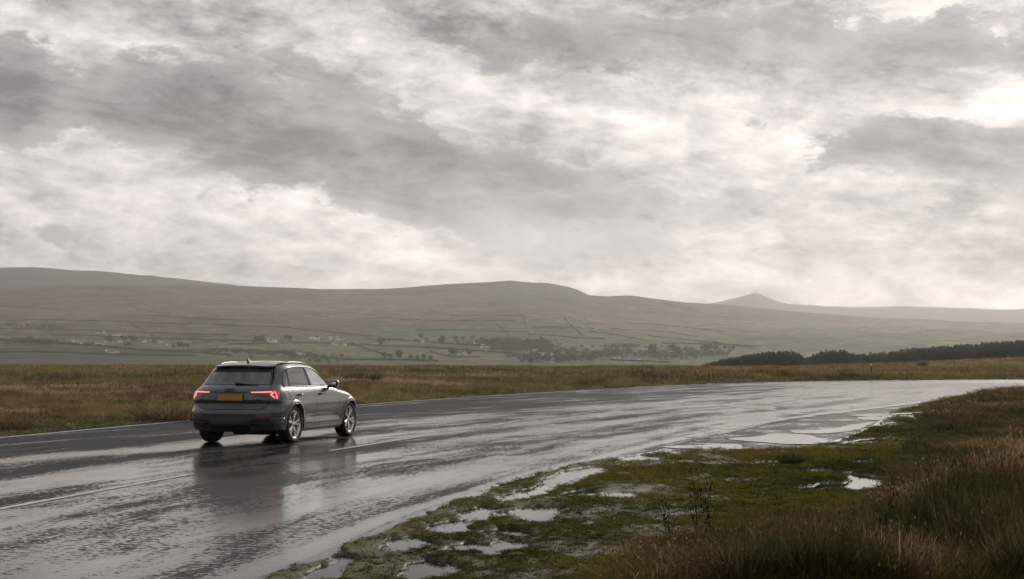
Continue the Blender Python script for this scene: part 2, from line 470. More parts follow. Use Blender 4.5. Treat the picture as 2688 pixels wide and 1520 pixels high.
def land_z(X, Y):
    "height of the land at world X, Y (Y > 0)"
    X = np.asarray(X, float); Y = np.asarray(Y, float)
    X, Y = np.broadcast_arrays(X, Y)
    Yc = np.maximum(Y, 30.0)
    px = 1344 + FPX * np.clip(X / Yc, -0.6, 0.6)
    depth = [0.0] + sorted(TAB) + [f[0] for f in FR] + [8600, 14000]
    cols = [np.zeros_like(px)]
    for d in sorted(TAB): cols.append(np.interp(px, NEAR_X, TAB[d]))
    top = skyl(px)
    wob = fbm(px / 260.0, Y / 1400.0, 3) * 16
    for d, fr in FR:
        y = 967 - (967 - top) * fr
        cols.append(EYE + (HOR - y - wob * math.sin(math.pi * fr)) * d / FPX)
    cols.append(cols[-1] * 0.72); cols.append(cols[-2] * 0.3)
    cols = np.array(cols); L = np.log(np.array([8.0] + depth[1:]))
    ly = np.log(np.maximum(Y, 8.001))
    # smooth (Hermite) interpolation along the depth
    j = np.clip(np.searchsorted(L, ly) - 1, 0, len(L) - 2)
    def pick(i): return np.take_along_axis(cols.reshape(len(L), -1), np.clip(i, 0, len(L) - 1).reshape(1, -1), 0).reshape(px.shape)
    t = (ly - L[j]) / (L[j + 1] - L[j])
    p0, p1, p2, p3 = pick(j - 1), pick(j), pick(j + 1), pick(j + 2)
    m1 = (p2 - p0) / (L[np.clip(j + 1, 0, len(L) - 1)] - L[np.clip(j - 1, 0, len(L) - 1)]) * (L[j + 1] - L[j])
    m2 = (p3 - p1) / (L[np.clip(j + 2, 0, len(L) - 1)] - L[j]) * (L[j + 1] - L[j])
    # monotone limiter keeps plateaus flat
    dlt = p2 - p1
    m1 = np.where(m1 * dlt <= 0, 0, np.sign(dlt) * np.minimum(np.abs(m1), 3 * np.abs(dlt)))
    m2 = np.where(m2 * dlt <= 0, 0, np.sign(dlt) * np.minimum(np.abs(m2), 3 * np.abs(dlt)))
    z = (2 * t ** 3 - 3 * t ** 2 + 1) * p1 + (t ** 3 - 2 * t ** 2 + t) * m1 + (-2 * t ** 3 + 3 * t ** 2) * p2 + (t ** 3 - t ** 2) * m2
    return z

def moor_bump(X, Y):
    "hummocks of the moor, none on the road"
    X = np.asarray(X, float); Y = np.asarray(Y, float)
    dl = -side_of(LEs, X, Y)                       # >0 on the far side of the left edge line
    k = smoothstep(dl, 0.5, 9.0)
    near = 1 - smoothstep(Y, 330, 420)
    b = fbm(X / 9.0, Y / 9.0, 4) * 0.42 + fbm(X / 45.0 + 3, Y / 45.0, 2) * 0.35
    return k * near * (b + 0.12)

# ---- near ground: road surroundings and the moor up to the edge of the plateau, then the valley
def polar_grid(name, umin, umax, nu, y0, y1, ny, zf, mat):
    u = np.linspace(umin, umax, nu); Y = np.exp(np.linspace(math.log(y0), math.log(y1), ny))
    YY, UU = np.meshgrid(Y, u, indexing='ij')
    XX = UU * YY
    P = np.stack([XX, YY, zf(XX, YY)], -1)
    return link(name, grid_mesh(name, P), mat)

def near_z(X, Y):
    z = land_z(X, Y) - 0.016
    return z + moor_bump(X, Y)
ground = polar_grid('ground', -0.62, 0.62, 520, 8.5, 700, 420, near_z, M_SOIL)
tag(ground, 'brown and green moorland ground around the wet road', kind='structure')
# the ground behind and beside the camera, one coarse skirt just under the rest
sk = pydata('ground_apron', [(-3000, -3000, -0.06), (3000, -3000, -0.06), (3000, 9.5, -0.06), (-3000, 9.5, -0.06),
                      (3000, 60, -1.5), (-3000, 60, -1.5)], [(0, 1, 2, 3)])
tag(link('ground_apron', sk, M_SOIL), 'moorland ground reaching away behind the camera', kind='structure')

# ---- road
t_frac = np.linspace(0, 1, 9)
Wd = np.linalg.norm(pair - REc, axis=1)
RP = np.zeros((len(REc), 11, 3)); UVT = np.zeros((len(REc), 11, 2))
across = (pair - REc) / Wd[:, None]
for j in range(11):
    if j == 0: d = -0.22 * np.ones(len(REc))
    elif j == 10: d = Wd + 0.28
    else: d = Wd * (j - 1) / 8
    RP[:, j, :2] = REc + across * d[:, None]
    RP[:, j, 2] = 0.0
    UVT[:, j, 0] = d; UVT[:, j, 1] = S_ARC
me = grid_mesh('road', RP)
uvl = me.uv_layers.new(name='UVMap')
li = np.empty(len(me.loops), np.int32); me.loops.foreach_get('vertex_index', li)
uvl.data.foreach_set('uv', UVT.reshape(-1, 2)[li].reshape(-1).astype(np.float32))
road = link('road', me, M_ASPH)
tag(road, 'wide wet asphalt road curving away to the right', kind='structure')

# ---- lay-by of worn asphalt and gravel between the broken edge line and the grass
lay = np.array([G(1500, 1240), G(1585, 1205), G(1628, 1197), G(1802, 1146), G(1960, 1112), G(2130, 1088), G(2260, 1068), G(2417, 1050), G(2560, 1028), G(2660, 1017),
                G(2700, 1024), G(2600, 1050), G(2480, 1075), G(2420, 1110), G(2380, 1150), G(2250, 1190), G(2100, 1215), G(1900, 1220), G(1700, 1222), G(1600, 1226), G(1520, 1250)])
r_ = delaunay_2d_cdt([Vector(p) for p in lay], [], [list(range(len(lay)))], 1, 1e-6)
lm = pydata('layby', [(p.x, p.y, -0.005) for p in r_[0]], r_[2])
tag(link('layby', lm, M_GRAV, smooth=False), 'puddled gravel lay-by between the road and the grass', kind='structure')

# ---- painted lines
def strip(name, pts, width, z, mat, label, kind='structure', ends=True):
    pts = np.array(pts, float)
    tg = np.gradient(pts, axis=0); tg /= np.linalg.norm(tg, axis=1)[:, None]
    nn = np.stack([-tg[:, 1], tg[:, 0]], 1)
    a = pts + nn * width / 2; b = pts - nn * width / 2
    v = [(p[0], p[1], z) for p in a] + [(p[0], p[1], z) for p in b]
    n = len(pts)
    f = [(i, n + i, n + i + 1, i + 1) for i in range(n - 1)]
    # thickness of the paint
    me = pydata(name, v, f)
    o = link(name, me, mat, smooth=False)
    tag(o, label, kind=kind)
    return o
strip('edge_line', LEc[(LEc[:, 1] > -10)][::3] + 0.0, 0.13, 0.005, M_PAINT, 'thin white line along the far edge of the road')
# centre line: long dashes, photo pixels of both ends
CEN = [((-380, 1408), (-60, 1342)), ((0 - 40, 1343.5), (500, 1245)), ((868, 1183), (1112, 1145)), ((1180, 1131.8), (1280, 1119.2)),
       ((1298, 1116), (1362, 1104.5)), ((1372, 1103), (1462, 1091.5)), ((1500, 1087.5), (1560, 1081)), ((1610, 1076.5), (1660, 1072)), ((1700, 1068.5), (1760, 1064)),
       ((1800, 1061), (1870, 1056.5))]
for i, (a, b) in enumerate(CEN):
    A, B = np.array(G(*a)), np.array(G(*b))
    strip('lane_marking', [A + (B - A) * s for s in np.linspace(0, 1, 5)], 0.11, 0.005, M_PAINT,
          'worn white dash of the centre line', )
EDG = [((1585, 1205), (1628, 1197)), ((1803, 1148.5), (1826, 1143)), ((1853, 1137), (1886, 1131)), ((1902, 1127.5), (1934, 1122.5)), ((1942, 1120), (1976, 1116)),
       ((1986, 1113), (2015, 1109.5)), ((2028, 1106), (2060, 1102)), ((2068, 1099.5), (2096, 1096.5)), ((2108, 1095), (2143, 1092)), ((2150, 1089), (2184, 1086.5)),
       ((2190, 1085), (2232, 1080)), ((2238, 1078.5), (2278, 1074.5)), ((2284, 1073), (2330, 1067.5)), ((2336, 1066.5), (2384, 1060.5)), ((2390, 1059.5), (2430, 1054))]
for i, (a, b) in enumerate(EDG):
    A, B = np.array(G(*a)), np.array(G(*b))
    strip('edge_marking', [A + (B - A) * s for s in np.linspace(0, 1, 3)], 0.15, 0.005, M_PAINT, 'short worn white dash along the near edge of the road')

# ---- right verge: fine relief standing in water
PUD = [ # (photo polygon, depth of the hollow)
    [(1915, 1152), (1990, 1145), (2030, 1138), (2110, 1141), (2150, 1150), (2180, 1161), (2130, 1166), (2050, 1165), (1970, 1159)],
    [(1760, 1170), (1850, 1168), (1930, 1166), (1950, 1174), (1925, 1180), (1850, 1179), (1780, 1176)],
    [(1440, 1262), (1500, 1240), (1560, 1226), (1590, 1230), (1540, 1250), (1480, 1272), (1440, 1280)],
    [(2080, 1131), (2150, 1128), (2200, 1122), (2260, 1112), (2290, 1110), (2240, 1130), (2160, 1138), (2090, 1137)],
    [(2255, 1096), (2310, 1094), (2316, 1102), (2262, 1102)], [(2302, 1114), (2350, 1110), (2368, 1117), (2330, 1121), (2305, 1119)],
    [(2240, 1162), (2270, 1157), (2310, 1152), (2328, 1152), (2290, 1162), (2262, 1167), (2242, 1168)],
    [(2330, 1088), (2400, 1086), (2470, 1078), (2480, 1082), (2440, 1092), (2360, 1098), (2330, 1096)],
    [(2400, 1100), (2440, 1092), (2455, 1096), (2420, 1106)], [(2255, 1214), (2275, 1212), (2285, 1219), (2262, 1222)],
    [(2090, 1237), (2150, 1238), (2209, 1244), (2246, 1250), (2290, 1255), (2360, 1257), (2358, 1264), (2310, 1268), (2284, 1280), (2240, 1272), (2252, 1258), (2200, 1250), (2100, 1244)],
    [(2112, 1283), (2160, 1279), (2180, 1270), (2225, 1270), (2252, 1277), (2240, 1288), (2190, 1286), (2165, 1291), (2118, 1289)],
    [(1762, 1186), (1800, 1187), (1798, 1192), (1764, 1191)], [(2020, 1190), (2070, 1192), (2064, 1198), (2024, 1197)],
    [(1208, 1338), (1260, 1328), (1310, 1335), (1298, 1352), (1262, 1370), (1222, 1366)],
    [(1122, 1380), (1180, 1368), (1245, 1372), (1248, 1392), (1180, 1406), (1136, 1398)],
    [(1032, 1422), (1090, 1412), (1160, 1416), (1150, 1432), (1092, 1440), (1050, 1452), (1034, 1446)],
    [(1180, 1438), (1230, 1424), (1280, 1430), (1310, 1418), (1372, 1420), (1374, 1440), (1330, 1452), (1296, 1464), (1270, 1450), (1200, 1452)],
    [(1086, 1480), (1120, 1470), (1150, 1478), (1190, 1472), (1196, 1496), (1160, 1510), (1110, 1530), (1064, 1530)],
    [(815, 1508), (860, 1488), (905, 1468), (932, 1472), (900, 1492), (860, 1516), (830, 1530), (800, 1530)],
    [(1364, 1334), (1400, 1330), (1470, 1332), (1474, 1348), (1430, 1366), (1380, 1372), (1362, 1358)],
    [(1376, 1290), (1430, 1282), (1440, 1288), (1404, 1300), (1380, 1300)], [(1280, 1398), (1340, 1390), (1400, 1396), (1390, 1408), (1300, 1408)],
    [(1500, 1294), (1540, 1290), (1536, 1304), (1502, 1306)], [(1610, 1298), (1640, 1296), (1642, 1308), (1618, 1308)],
    [(1545, 1379), (1570, 1377), (1574, 1383), (1550, 1384)], [(2005, 1215), (2050, 1214), (2090, 1222), (2060, 1228), (2016, 1224)],
    [(1300, 1312), (1380, 1296), (1390, 1304), (1320, 1322)], [(2330, 1071), (2420, 1066), (2430, 1069), (2340, 1076)], [(2470, 1060), (2540, 1052), (2545, 1055), (2480, 1064)],
    [(1640, 1205), (1690, 1198), (1740, 1200), (1700, 1210), (1650, 1211)]]
PW = [np.array([G(*p) for p in poly]) for poly in PUD]
def poly_sd(poly, X, Y):
    "signed distance, <0 inside"
    x = X.ravel()[:, None]; y = Y.ravel()[:, None]
    A = poly; B = np.roll(poly, -1, 0); e = B - A
    t = np.clip(((x - A[:, 0]) * e[:, 0] + (y - A[:, 1]) * e[:, 1]) / (e ** 2).sum(1), 0, 1)
    d = np.sqrt(((x - A[:, 0] - t * e[:, 0]) ** 2 + (y - A[:, 1] - t * e[:, 1]) ** 2).min(1))
    cond = ((A[:, 1] > y) != (B[:, 1] > y)) & (x < (B[:, 0] - A[:, 0]) * (y - A[:, 1]) / (B[:, 1] - A[:, 1] + 1e-12) + A[:, 0])
    ins = cond.sum(1) % 2 == 1
    return np.where(ins, -d, d).reshape(X.shape)
def verge_z(X, Y):
    "height above the standing water level; grass side only"
    X = np.asarray(X, float); Y = np.asarray(Y, float)
    g = side_of(GE, X, Y) + 0.10 * fbm(X * 2.2, Y * 2.2, 3) + 0.1 * vnoise(X * 6, Y * 6)      # >0 grass side
    z = 0.026 + 0.026 * fbm(X * 1.3, Y * 1.3, 4, 0.62) + 0.020 * vnoise(X * 9, Y * 9)
    low = np.full(X.shape, 9.0)
    for P in PW:
        bb = (X > P[:, 0].min() - 1) & (X < P[:, 0].max() + 1) & (Y > P[:, 1].min() - 1.5) & (Y < P[:, 1].max() + 1.5)
        if bb.any():
            low[bb] = np.minimum(low[bb], poly_sd(P, X[bb], Y[bb]))
    rag = 0.10 * fbm(X * 3.1 + 5, Y * 3.1, 4, 0.7)
    k = 1 - smoothstep(low + rag * (2.1 - 1.3 * smoothstep(Y, 15, 18)) - .10 * smoothstep(Y, 15, 18), -0.08, 0.10)
    z = z - 0.068 * k
    dry = smoothstep(low, 0.15, 1.1)
    # the bank rising on the right
    bk = smoothstep(side_of(GE, X, Y), 2.6, 9.0) * smoothstep(Y, 15, 30) * (1 - smoothstep(Y, 75, 100))
    z = z + dry * bk * (0.42 + 0.25 * fbm(X / 4, Y / 5, 3))
    # dark rushy rise in the right foreground
    z = z + dry * 0.10 * smoothstep(X, 2.0, 4.5) * (1 - smoothstep(Y, 14, 18))
    out = smoothstep(g, -0.06, 0.05)
    return np.where(g < -0.4, -0.09, -0.09 * (1 - out) + z * out)
def verge_grid():
    ny, nu = 520, 470
    Y = np.exp(np.linspace(math.log(9.0), math.log(105), ny)); u = np.linspace(-0.24, 0.45, nu)
    YY, UU = np.meshgrid(Y, u, indexing='ij'); XX = UU * YY
    return XX, YY, verge_z(XX, YY)
VX, VY, VZ = verge_grid()
def verge_material():
    m, t = material('trodden_turf')
    p = t.new('ShaderNodeNewGeometry').outputs['Position']
    z = t.sep(p)[2]
    a = t.noise(p, 1.1, 5.0, 0.6); b = t.noise(p, 14.0, 4.0, 0.6)
    turf = t.ramp(a, [(0.30, (0.040, 0.042, 0.012)), (0.5, (0.080, 0.074, 0.018)), (0.70, (0.100, 0.074, 0.024))])
    mud = t.mix(b, (0.020, 0.017, 0.012), (0.060, 0.050, 0.038))
    col = t.mix(t.ss(t.m('ADD', z, t.m('MULTIPLY', t.m('SUBTRACT', b, 0.5), 0.03)), 0.004, 0.03), mud, turf)
    rough = t.mixf(t.ss(z, 0.0, 0.02), 0.5, 0.8)
    t.out(t.bsdf(Base_Color=col, Roughness=rough, Specular_IOR_Level=0.35, Normal=t.bump(t.noise(p, 40.0, 3.0, 0.6), 0.6, 0.015)))
    return m
M_TURF = verge_material()
P = np.stack([VX, VY, VZ], -1)
vm_ = grid_mesh('verge', P)
bmv = bmesh.new(); bmv.from_mesh(vm_)
bmesh.ops.delete(bmv, geom=[q for q in bmv.verts if q.co.z < -0.0895], context='VERTS')
bmv.to_mesh(vm_); bmv.free()
verge = link('verge', vm_, M_TURF)
tag(verge, 'trodden grass verge with puddles beside the road', kind='structure')
# standing water, level; it shows only where the verge dips below it
wp = np.vstack([GE[(GE[:, 1] > 8) & (GE[:, 1] < 100)] - [0.12, 0], [(40, 96), (46, 60), (20, 30), (12, 9), (-3, 9)]])
r_ = delaunay_2d_cdt([Vector(p) for p in wp], [], [list(range(len(wp)))], 1, 1e-6)
tag(link('puddle_water', pydata('puddle_water', [(p.x, p.y, 0.002) for p in r_[0]], r_[2]), M_WATER, smooth=False),
    'still rain water lying in the hollows of the verge', kind='structure')

m_, t_ = material('rippled_water')
p_ = t_.new('ShaderNodeNewGeometry').outputs['Position']
t_.out(t_.bsdf(Base_Color=(0.03, 0.03, 0.03), Roughness=0.10, IOR=1.6, Normal=t_.bump(t_.noise(p_, 9.0, 4.0, 0.6), 0.3, 0.004)))
M_SHEET = m_
# rain water lying on the lay-by and the road: ragged sheets a few millimetres proud of the gravel
LAYP = [[(1915, 1152), (1990, 1145), (2030, 1138), (2110, 1141), (2150, 1150), (2180, 1161), (2130, 1166), (2050, 1165), (1970, 1159)],
        [(1740, 1172), (1850, 1168), (1930, 1166), (1950, 1174), (1925, 1181), (1850, 1180), (1780, 1177)],
        [(2080, 1131), (2150, 1128), (2200, 1122), (2260, 1112), (2290, 1110), (2240, 1130), (2160, 1138), (2090, 1137)],
        [(2255, 1096), (2310, 1094), (2316, 1102), (2262, 1102)], [(2302, 1114), (2350, 1110), (2368, 1117), (2330, 1121), (2305, 1119)],
        [(1894, 1064), (1950, 1064), (2030, 1067), (2032, 1076), (1985, 1074), (1930, 1070)], [(2030, 1080), (2060, 1080), (2112, 1086), (2090, 1088), (2050, 1085)],
        [(2176, 1069), (2220, 1069), (2232, 1073), (2200, 1076), (2180, 1073)], [(2325, 1071), (2356, 1070), (2362, 1073), (2330, 1074)],
        [(1440, 1262), (1500, 1240), (1560, 1226), (1590, 1230), (1540, 1250), (1480, 1272), (1440, 1280)],
        [(2230, 1090), (2300, 1086), (2330, 1090), (2280, 1094)], [(1640, 1208), (1700, 1202), (1760, 1198), (1740, 1206), (1670, 1212)]]
for i, poly in enumerate(LAYP):
    Pm = np.array([G(*q) for q in poly])
    out = []
    n = len(Pm)
    for j in range(n):                          # Catmull-Rom outline with small irregularities
        p0, p1, p2, p3 = Pm[j - 1], Pm[j], Pm[(j + 1) % n], Pm[(j + 2) % n]
        for tt in np.linspace(0, 1, 14, endpoint=False):
            q = 0.5 * ((2 * p1) + (-p0 + p2) * tt + (2 * p0 - 5 * p1 + 4 * p2 - p3) * tt ** 2 + (-p0 + 3 * p1 - 3 * p2 + p3) * tt ** 3)
            amp = 0.05 + 0.02 * np.linalg.norm(p2 - p1)
            q = q + amp * np.array([float(fbm(np.array([q[0] * 2.1]), np.array([q[1] * 2.1]), 3)[0]), 2.2 * float(fbm(np.array([q[0] * 2.1 + 30]), np.array([q[1] * 2.1]), 3)[0])])
            out.append(q)
    r_ = delaunay_2d_cdt([Vector(p) for p in out], [], [list(range(len(out)))], 1, 1e-6)
    tag(link('puddle', pydata('puddle', [(p.x, p.y, 0.0045) for p in r_[0]], r_[2]), M_SHEET, smooth=False), 'shallow rain puddle lying on the wet road surface', kind='structure')
# ================================================================== FELLS AND VALLEY
def fell_material():
    m, t = material('fell_pasture')
    p = t.new('ShaderNodeNewGeometry').outputs['Position']
    x, y, z = t.sep(p)
    n1 = t.noise(p, 0.0016, 6.0, 0.6, 0.4)
    slope = t.comb(t.m('MULTIPLY', x, 0.45), y, t.m('MULTIPLY', z, 3.0))
    n2 = t.noise(slope, 0.0065, 8.0, 0.68, 0.8)
    # fields: irregular cells, each in its own green, straw or bracken
    wob = t.vm('SCALE', t.noise(p, 0.004, 2.0, 0.5, out='Color'), None, scale=90.0)
    pc = t.vm('ADD', t.comb(t.m('MULTIPLY', x, 0.50), y, 0.0), wob)
    cell = t.sep(t.vor(pc, 0.0045))[0]
    green = t.ramp(cell, [(0.0, (0.040, 0.068, 0.020)), (0.25, (0.150, 0.180, 0.055)), (0.45, (0.070, 0.110, 0.030)), (0.62, (0.210, 0.190, 0.085)), (0.78, (0.135, 0.090, 0.050)), (0.9, (0.120, 0.140, 0.050))])
    moor = t.ramp(n2, [(0.36, (0.040, 0.028, 0.024)), (0.44, (0.125, 0.070, 0.045)), (0.53, (0.190, 0.130, 0.062)), (0.62, (0.260, 0.205, 0.105)), (0.72, (0.120, 0.085, 0.050))])
    heath = t.mix(t.ss(n2, 0.38, 0.66), (0.016, 0.013, 0.014), (0.100, 0.070, 0.055))
    hgt = t.m('ADD', z, t.m('MULTIPLY', t.m('SUBTRACT', n1, 0.5), 260.0))
    hgt = t.m('ADD', hgt, t.m('MULTIPLY', t.m('SUBTRACT', n2, 0.5), 120.0))
    # green inbye land reaches up the slope, moor above, dark heath on the tops to the right
    col = t.mix(t.ss(hgt, 60.0, 110.0), green, moor)
    right = t.ss(t.m('DIVIDE', x, y), -0.12, 0.02)
    col = t.mix(t.m('MULTIPLY', t.ss(hgt, t.mixf(right, 210.0, 150.0), t.mixf(right, 300.0, 210.0)), t.mixf(right, 0.45, 0.88)), col, heath)
    streak = t.noise(t.comb(t.m('MULTIPLY', x, 0.22), y, t.m('MULTIPLY', z, 8.0)), 0.022, 6.0, 0.66, 0.4)
    col = t.mix(t.m('MULTIPLY', t.ss(streak, 0.50, 0.60), 0.60), col, (0.030, 0.026, 0.018))
    col = t.mix(1.0, col, (1.0, 1.06, 0.70), 'MULTIPLY')
    fine = t.noise(slope, 0.045, 7.0, 0.72, 0.3)
    col = t.mix(t.ss(fine, 0.44, 0.60), t.vm('SCALE', col, None, scale=0.20), t.vm('SCALE', col, None, scale=0.88))
    t.out(t.bsdf(Base_Color=col, Roughness=0.95, Specular_IOR_Level=0.1))
    return m
M_FELL = fell_material()

def fell_z(X, Y):
    z = land_z(X, Y)
    amp = smoothstep(Y, 2600, 4200) * (1 - 0.9 * smoothstep(Y, 6300, 7000))
    g = fbm(X / 620.0, Y / 900.0, 5, 0.58)
    return z + amp * g * 44.0 + smoothstep(Y, 6500, 7000) * fbm(X / 400., Y * 0 + 3, 4) * 4
hills = polar_grid('hills', -0.62, 0.62, 700, 640, 8600, 260, lambda X, Y: fell_z(X, Y) - 0.4 * (Y < 700), M_FELL)
tag(hills, 'hazy fell with walled green fields below brown moor', kind='structure')

def heath_material(name, c1, c2):
    m, t = material(name)
    p = t.new('ShaderNodeNewGeometry').outputs['Position']
    x, y, z = t.sep(p)
    n = t.noise(t.comb(t.m('MULTIPLY', x, 0.4), y, t.m('MULTIPLY', z, 4.0)), 0.004, 5.0, 0.6, 0.5)
    t.out(t.bsdf(Base_Color=t.mix(n, c1, c2), Roughness=0.95, Specular_IOR_Level=0.1))
    return m
def ridge(name, xs, ys, Yd, foot, label, mat, u0, u1):
    "a fell further off: its crest at depth Yd follows the skyline, slopes fall to both sides"
    nu, ny = 260, 26
    px = np.linspace(u0, u1, nu)
    u = (px - 1344) / FPX
    crest = np.interp(px, xs, ys)
    kx = np.array([.15, .7, .15])
    cs = np.r_[crest[0], crest, crest[-1]]; crest = np.convolve(cs, kx, 'valid')
    zc = EYE + (HOR - crest) * Yd / FPX
    P = np.zeros((ny, nu, 3))
    for i, s in enumerate(np.linspace(-1, 1, ny)):
        Y = Yd + s * 1700
        prof = math.cos(s * math.pi / 2) ** 0.8 if abs(s) < 1 else 0
        P[i, :, 0] = u * Y; P[i, :, 1] = Y
        P[i, :, 2] = foot + (zc - foot) * prof + (fbm(u * 40, np.full(nu, s * 3.0), 4) * 14 * (1 - abs(s)) * (abs(s) > 0.01))
    return tag(link(name, grid_mesh(name, P), mat), label, kind='structure')
M_HEATH = heath_material('dark_heath', (0.015, 0.012, 0.012), (0.070, 0.052, 0.042))
ridge('fell', [-900, -300, 0, 85, 160, 250, 400, 500, 600, 625, 700, 900], [700, 700, 705, 704, 708, 715, 726, 736, 747, 753, 775, 850], 9200, 100,
      'long dark fell rising on the left behind the moor', M_HEATH, -900, 900)
ridge('fell', [1500, 1700, 1830, 1870, 1930, 1965, 1984, 1998, 2030, 2065, 2110, 2200, 2400, 2440, 2520, 2688, 3000, 3700], [830, 815, 803, 797, 784, 774, 768, 774, 788, 799, 803, 805, 806.5, 809, 811, 812, 814, 800], 11500, 60,
      'pale hazy fell with a small pointed peak on the horizon', M_HEATH, 1500, 3700)

# ---- find the hillside point seen at a photo pixel
def hillpoint(px, py):
    Ys = np.exp(np.linspace(math.log(1100), math.log(6900), 1600))
    X = (px - 1344) / FPX * Ys
    z = fell_z(X, Ys)
    row = HOR - (z - EYE) * FPX / Ys
    best = np.minimum.accumulate(row)            # rows already hidden stay hidden
    i = np.argmax(row <= py) if (row <= py).any() else len(Ys) - 1
    return Vector((float(X[i]), float(Ys[i]), float(z[i])))

# ---- dry stone walls and hedges between the fields
def flat_mat(name, c, rough=0.9, c2=None, sc=1.0):
    m, t = material(name)
    if c2 is None:
        t.out(t.bsdf(Base_Color=c, Roughness=rough, Specular_IOR_Level=0.2))
    else:
        p = t.new('ShaderNodeNewGeometry').outputs['Position']
        t.out(t.bsdf(Base_Color=t.mix(t.noise(p, sc, 4.0, 0.6), c, c2), Roughness=rough, Specular_IOR_Level=0.2))
    return m
M_WALL = flat_mat('old_stone', (0.030, 0.028, 0.024), 0.9, (0.060, 0.055, 0.045), 0.4)
rnd = random.Random(5)
WALLS = [
 ([(-20, 893), (60, 898), (150, 903), (260, 909), (345, 917)], 'dark hedge running below the small dark wood', 5),
 ([(-20, 926), (90, 925), (200, 928), (300, 931), (400, 934), (520, 936)], 'straight dark wall just below the lone white farm', 4),
 ([(-10, 863), (100, 865), (220, 868), (330, 872), (460, 877), (600, 880)], 'long wall above the scattered white hamlet', 3.5),
 ([(0, 842), (140, 840), (260, 843), (380, 848), (520, 852), (640, 858)], 'wall where the green fields meet the brown moor', 3),
 ([(0, 806), (90, 808), (170, 815)], 'short faint wall on the brown slope at the picture edge', 3),
 ([(330, 800), (360, 812), (400, 820), (450, 824)], 'crooked wall climbing the bracken slope', 3),
 ([(380, 827), (460, 833), (540, 838), (640, 842)], 'thin wall under the bracken above the pastures', 3),
 ([(328, 842), (352, 855), (378, 868)], 'wall slanting steeply down the green hillside', 3.5),
 ([(130, 880), (220, 881), (320, 886), (430, 890), (560, 893), (700, 896)], 'hedge through the hamlet fields', 3),
 ([(345, 918), (420, 922), (520, 927), (610, 934)], 'hedge running down towards the grey car roof', 4),
 ([(560, 851), (640, 855), (740, 860), (820, 868), (900, 876), (980, 884)], 'long thin wall climbing above the row of white cottages', 3),
 ([(600, 905), (700, 902), (800, 901), (900, 903), (950, 906), (1050, 910), (1180, 916)], 'wall passing just under the white farmhouse row', 3.5),
 ([(920, 899), (940, 908), (970, 919), (1000, 928), (1030, 934)], 'wall running down from the white farmhouse row', 4),
 ([(900, 946), (980, 945), (1060, 946), (1150, 949)], 'hedge with trees along the lowest green field', 4),
 ([(1000, 890), (1080, 896), (1180, 903), (1260, 908)], 'straight wall left of the stone farm in the middle', 3.5),
 ([(1100, 912), (1180, 917), (1260, 923), (1340, 928), (1400, 939)], 'long dark wall above the pale lowest pasture', 4),
 ([(1130, 924), (1160, 932), (1190, 937), (1260, 938)], 'wall curving under the stone farm', 3),
 ([(1090, 868), (1160, 867), (1250, 869), (1340, 872), (1380, 872)], 'long wall across the middle of the fell pastures', 3),
 ([(1050, 840), (1150, 842), (1250, 843), (1350, 843)], 'upper wall under the dark heath of the summit', 2.6),
 ([(1180, 829), (1290, 828), (1380, 829)], 'highest short wall under the summit', 2.4),
 ([(1375, 830), (1380, 850), (1384, 868), (1390, 880)], 'wall going straight up the fell from the wood', 3),
 ([(1390, 879), (1450, 881), (1520, 889), (1590, 890)], 'wall curving above the village wood', 3),
 ([(1400, 860), (1480, 859), (1560, 863)], 'short wall in the high pasture right of the summit', 2.6),
 ([(1540, 870), (1600, 876), (1650, 886), (1700, 895)], 'wall slanting down to the valley trees', 3),
 ([(1600, 864), (1680, 867), (1760, 874), (1830, 884)], 'long slanting wall on the pale spur', 3),
 ([(1640, 848), (1720, 852), (1820, 862), (1900, 871)], 'upper slanting wall on the pale spur', 3),
 ([(1700, 882), (1780, 890), (1880, 901), (1980, 914)], 'lower slanting wall on the pale spur', 3),
 ([(1740, 902), (1830, 903), (1920, 906), (2000, 910)], 'level wall above the dark conifer wood', 3),
 ([(1600, 946), (1680, 949), (1760, 953)], 'hedge below the row of tiny white houses', 3.5),
 ([(760, 930), (840, 938), (900, 944)], 'hedge behind the roof of the car', 3.5),
 ([(1300, 850), (1330, 872), (1342, 890)], 'broken wall dropping towards the hamlet trees', 2.8),
 ([(1480, 832), (1500, 855), (1530, 880)], 'faint wall dropping along the gully', 2.6),
]
def wall_mesh(pts, wd, ht):
    fine = []
    for a, b in zip(pts[:-1], pts[1:]):
        n = max(2, int(math.hypot(b[0] - a[0], b[1] - a[1]) / 9))
        for i in range(n): fine.append((a[0] + (b[0] - a[0]) * i / n, a[1] + (b[1] - a[1]) * i / n))
    fine.append(pts[-1])
    Q = [hillpoint(*p) for p in fine]
    v, f = [], []
    for i, q in enumerate(Q):
        d = (Q[min(i + 1, len(Q) - 1)] - Q[max(i - 1, 0)]); d.z = 0
        nrm = Vector((-d.y, d.x, 0)).normalized() * wd / 2 if d.length > 0 else Vector((0, wd / 2, 0))
        h = ht * (0.8 + 0.4 * rnd.random())
        v += [q + nrm - Vector((0, 0, 1.5)), q + nrm * 0.6 + Vector((0, 0, h)), q - nrm * 0.6 + Vector((0, 0, h)), q - nrm - Vector((0, 0, 1.5))]
        if i:
            a = (i - 1) * 4; b = i * 4
            f += [(a, a + 1, b + 1, b), (a + 1, a + 2, b + 2, b + 1), (a + 2, a + 3, b + 3, b + 2)]
    f += [(0, 3, 2, 1), (len(v) - 4, len(v) - 3, len(v) - 2, len(v) - 1)]
    return pydata('field_wall', v, f)
for pts, lab, ht in WALLS:
    o = link('field_wall', wall_mesh(pts, 2.0, ht * .75), M_WALL, smooth=False)
    tag(o, lab, 'wall', 'walls and hedges between the valley fields')

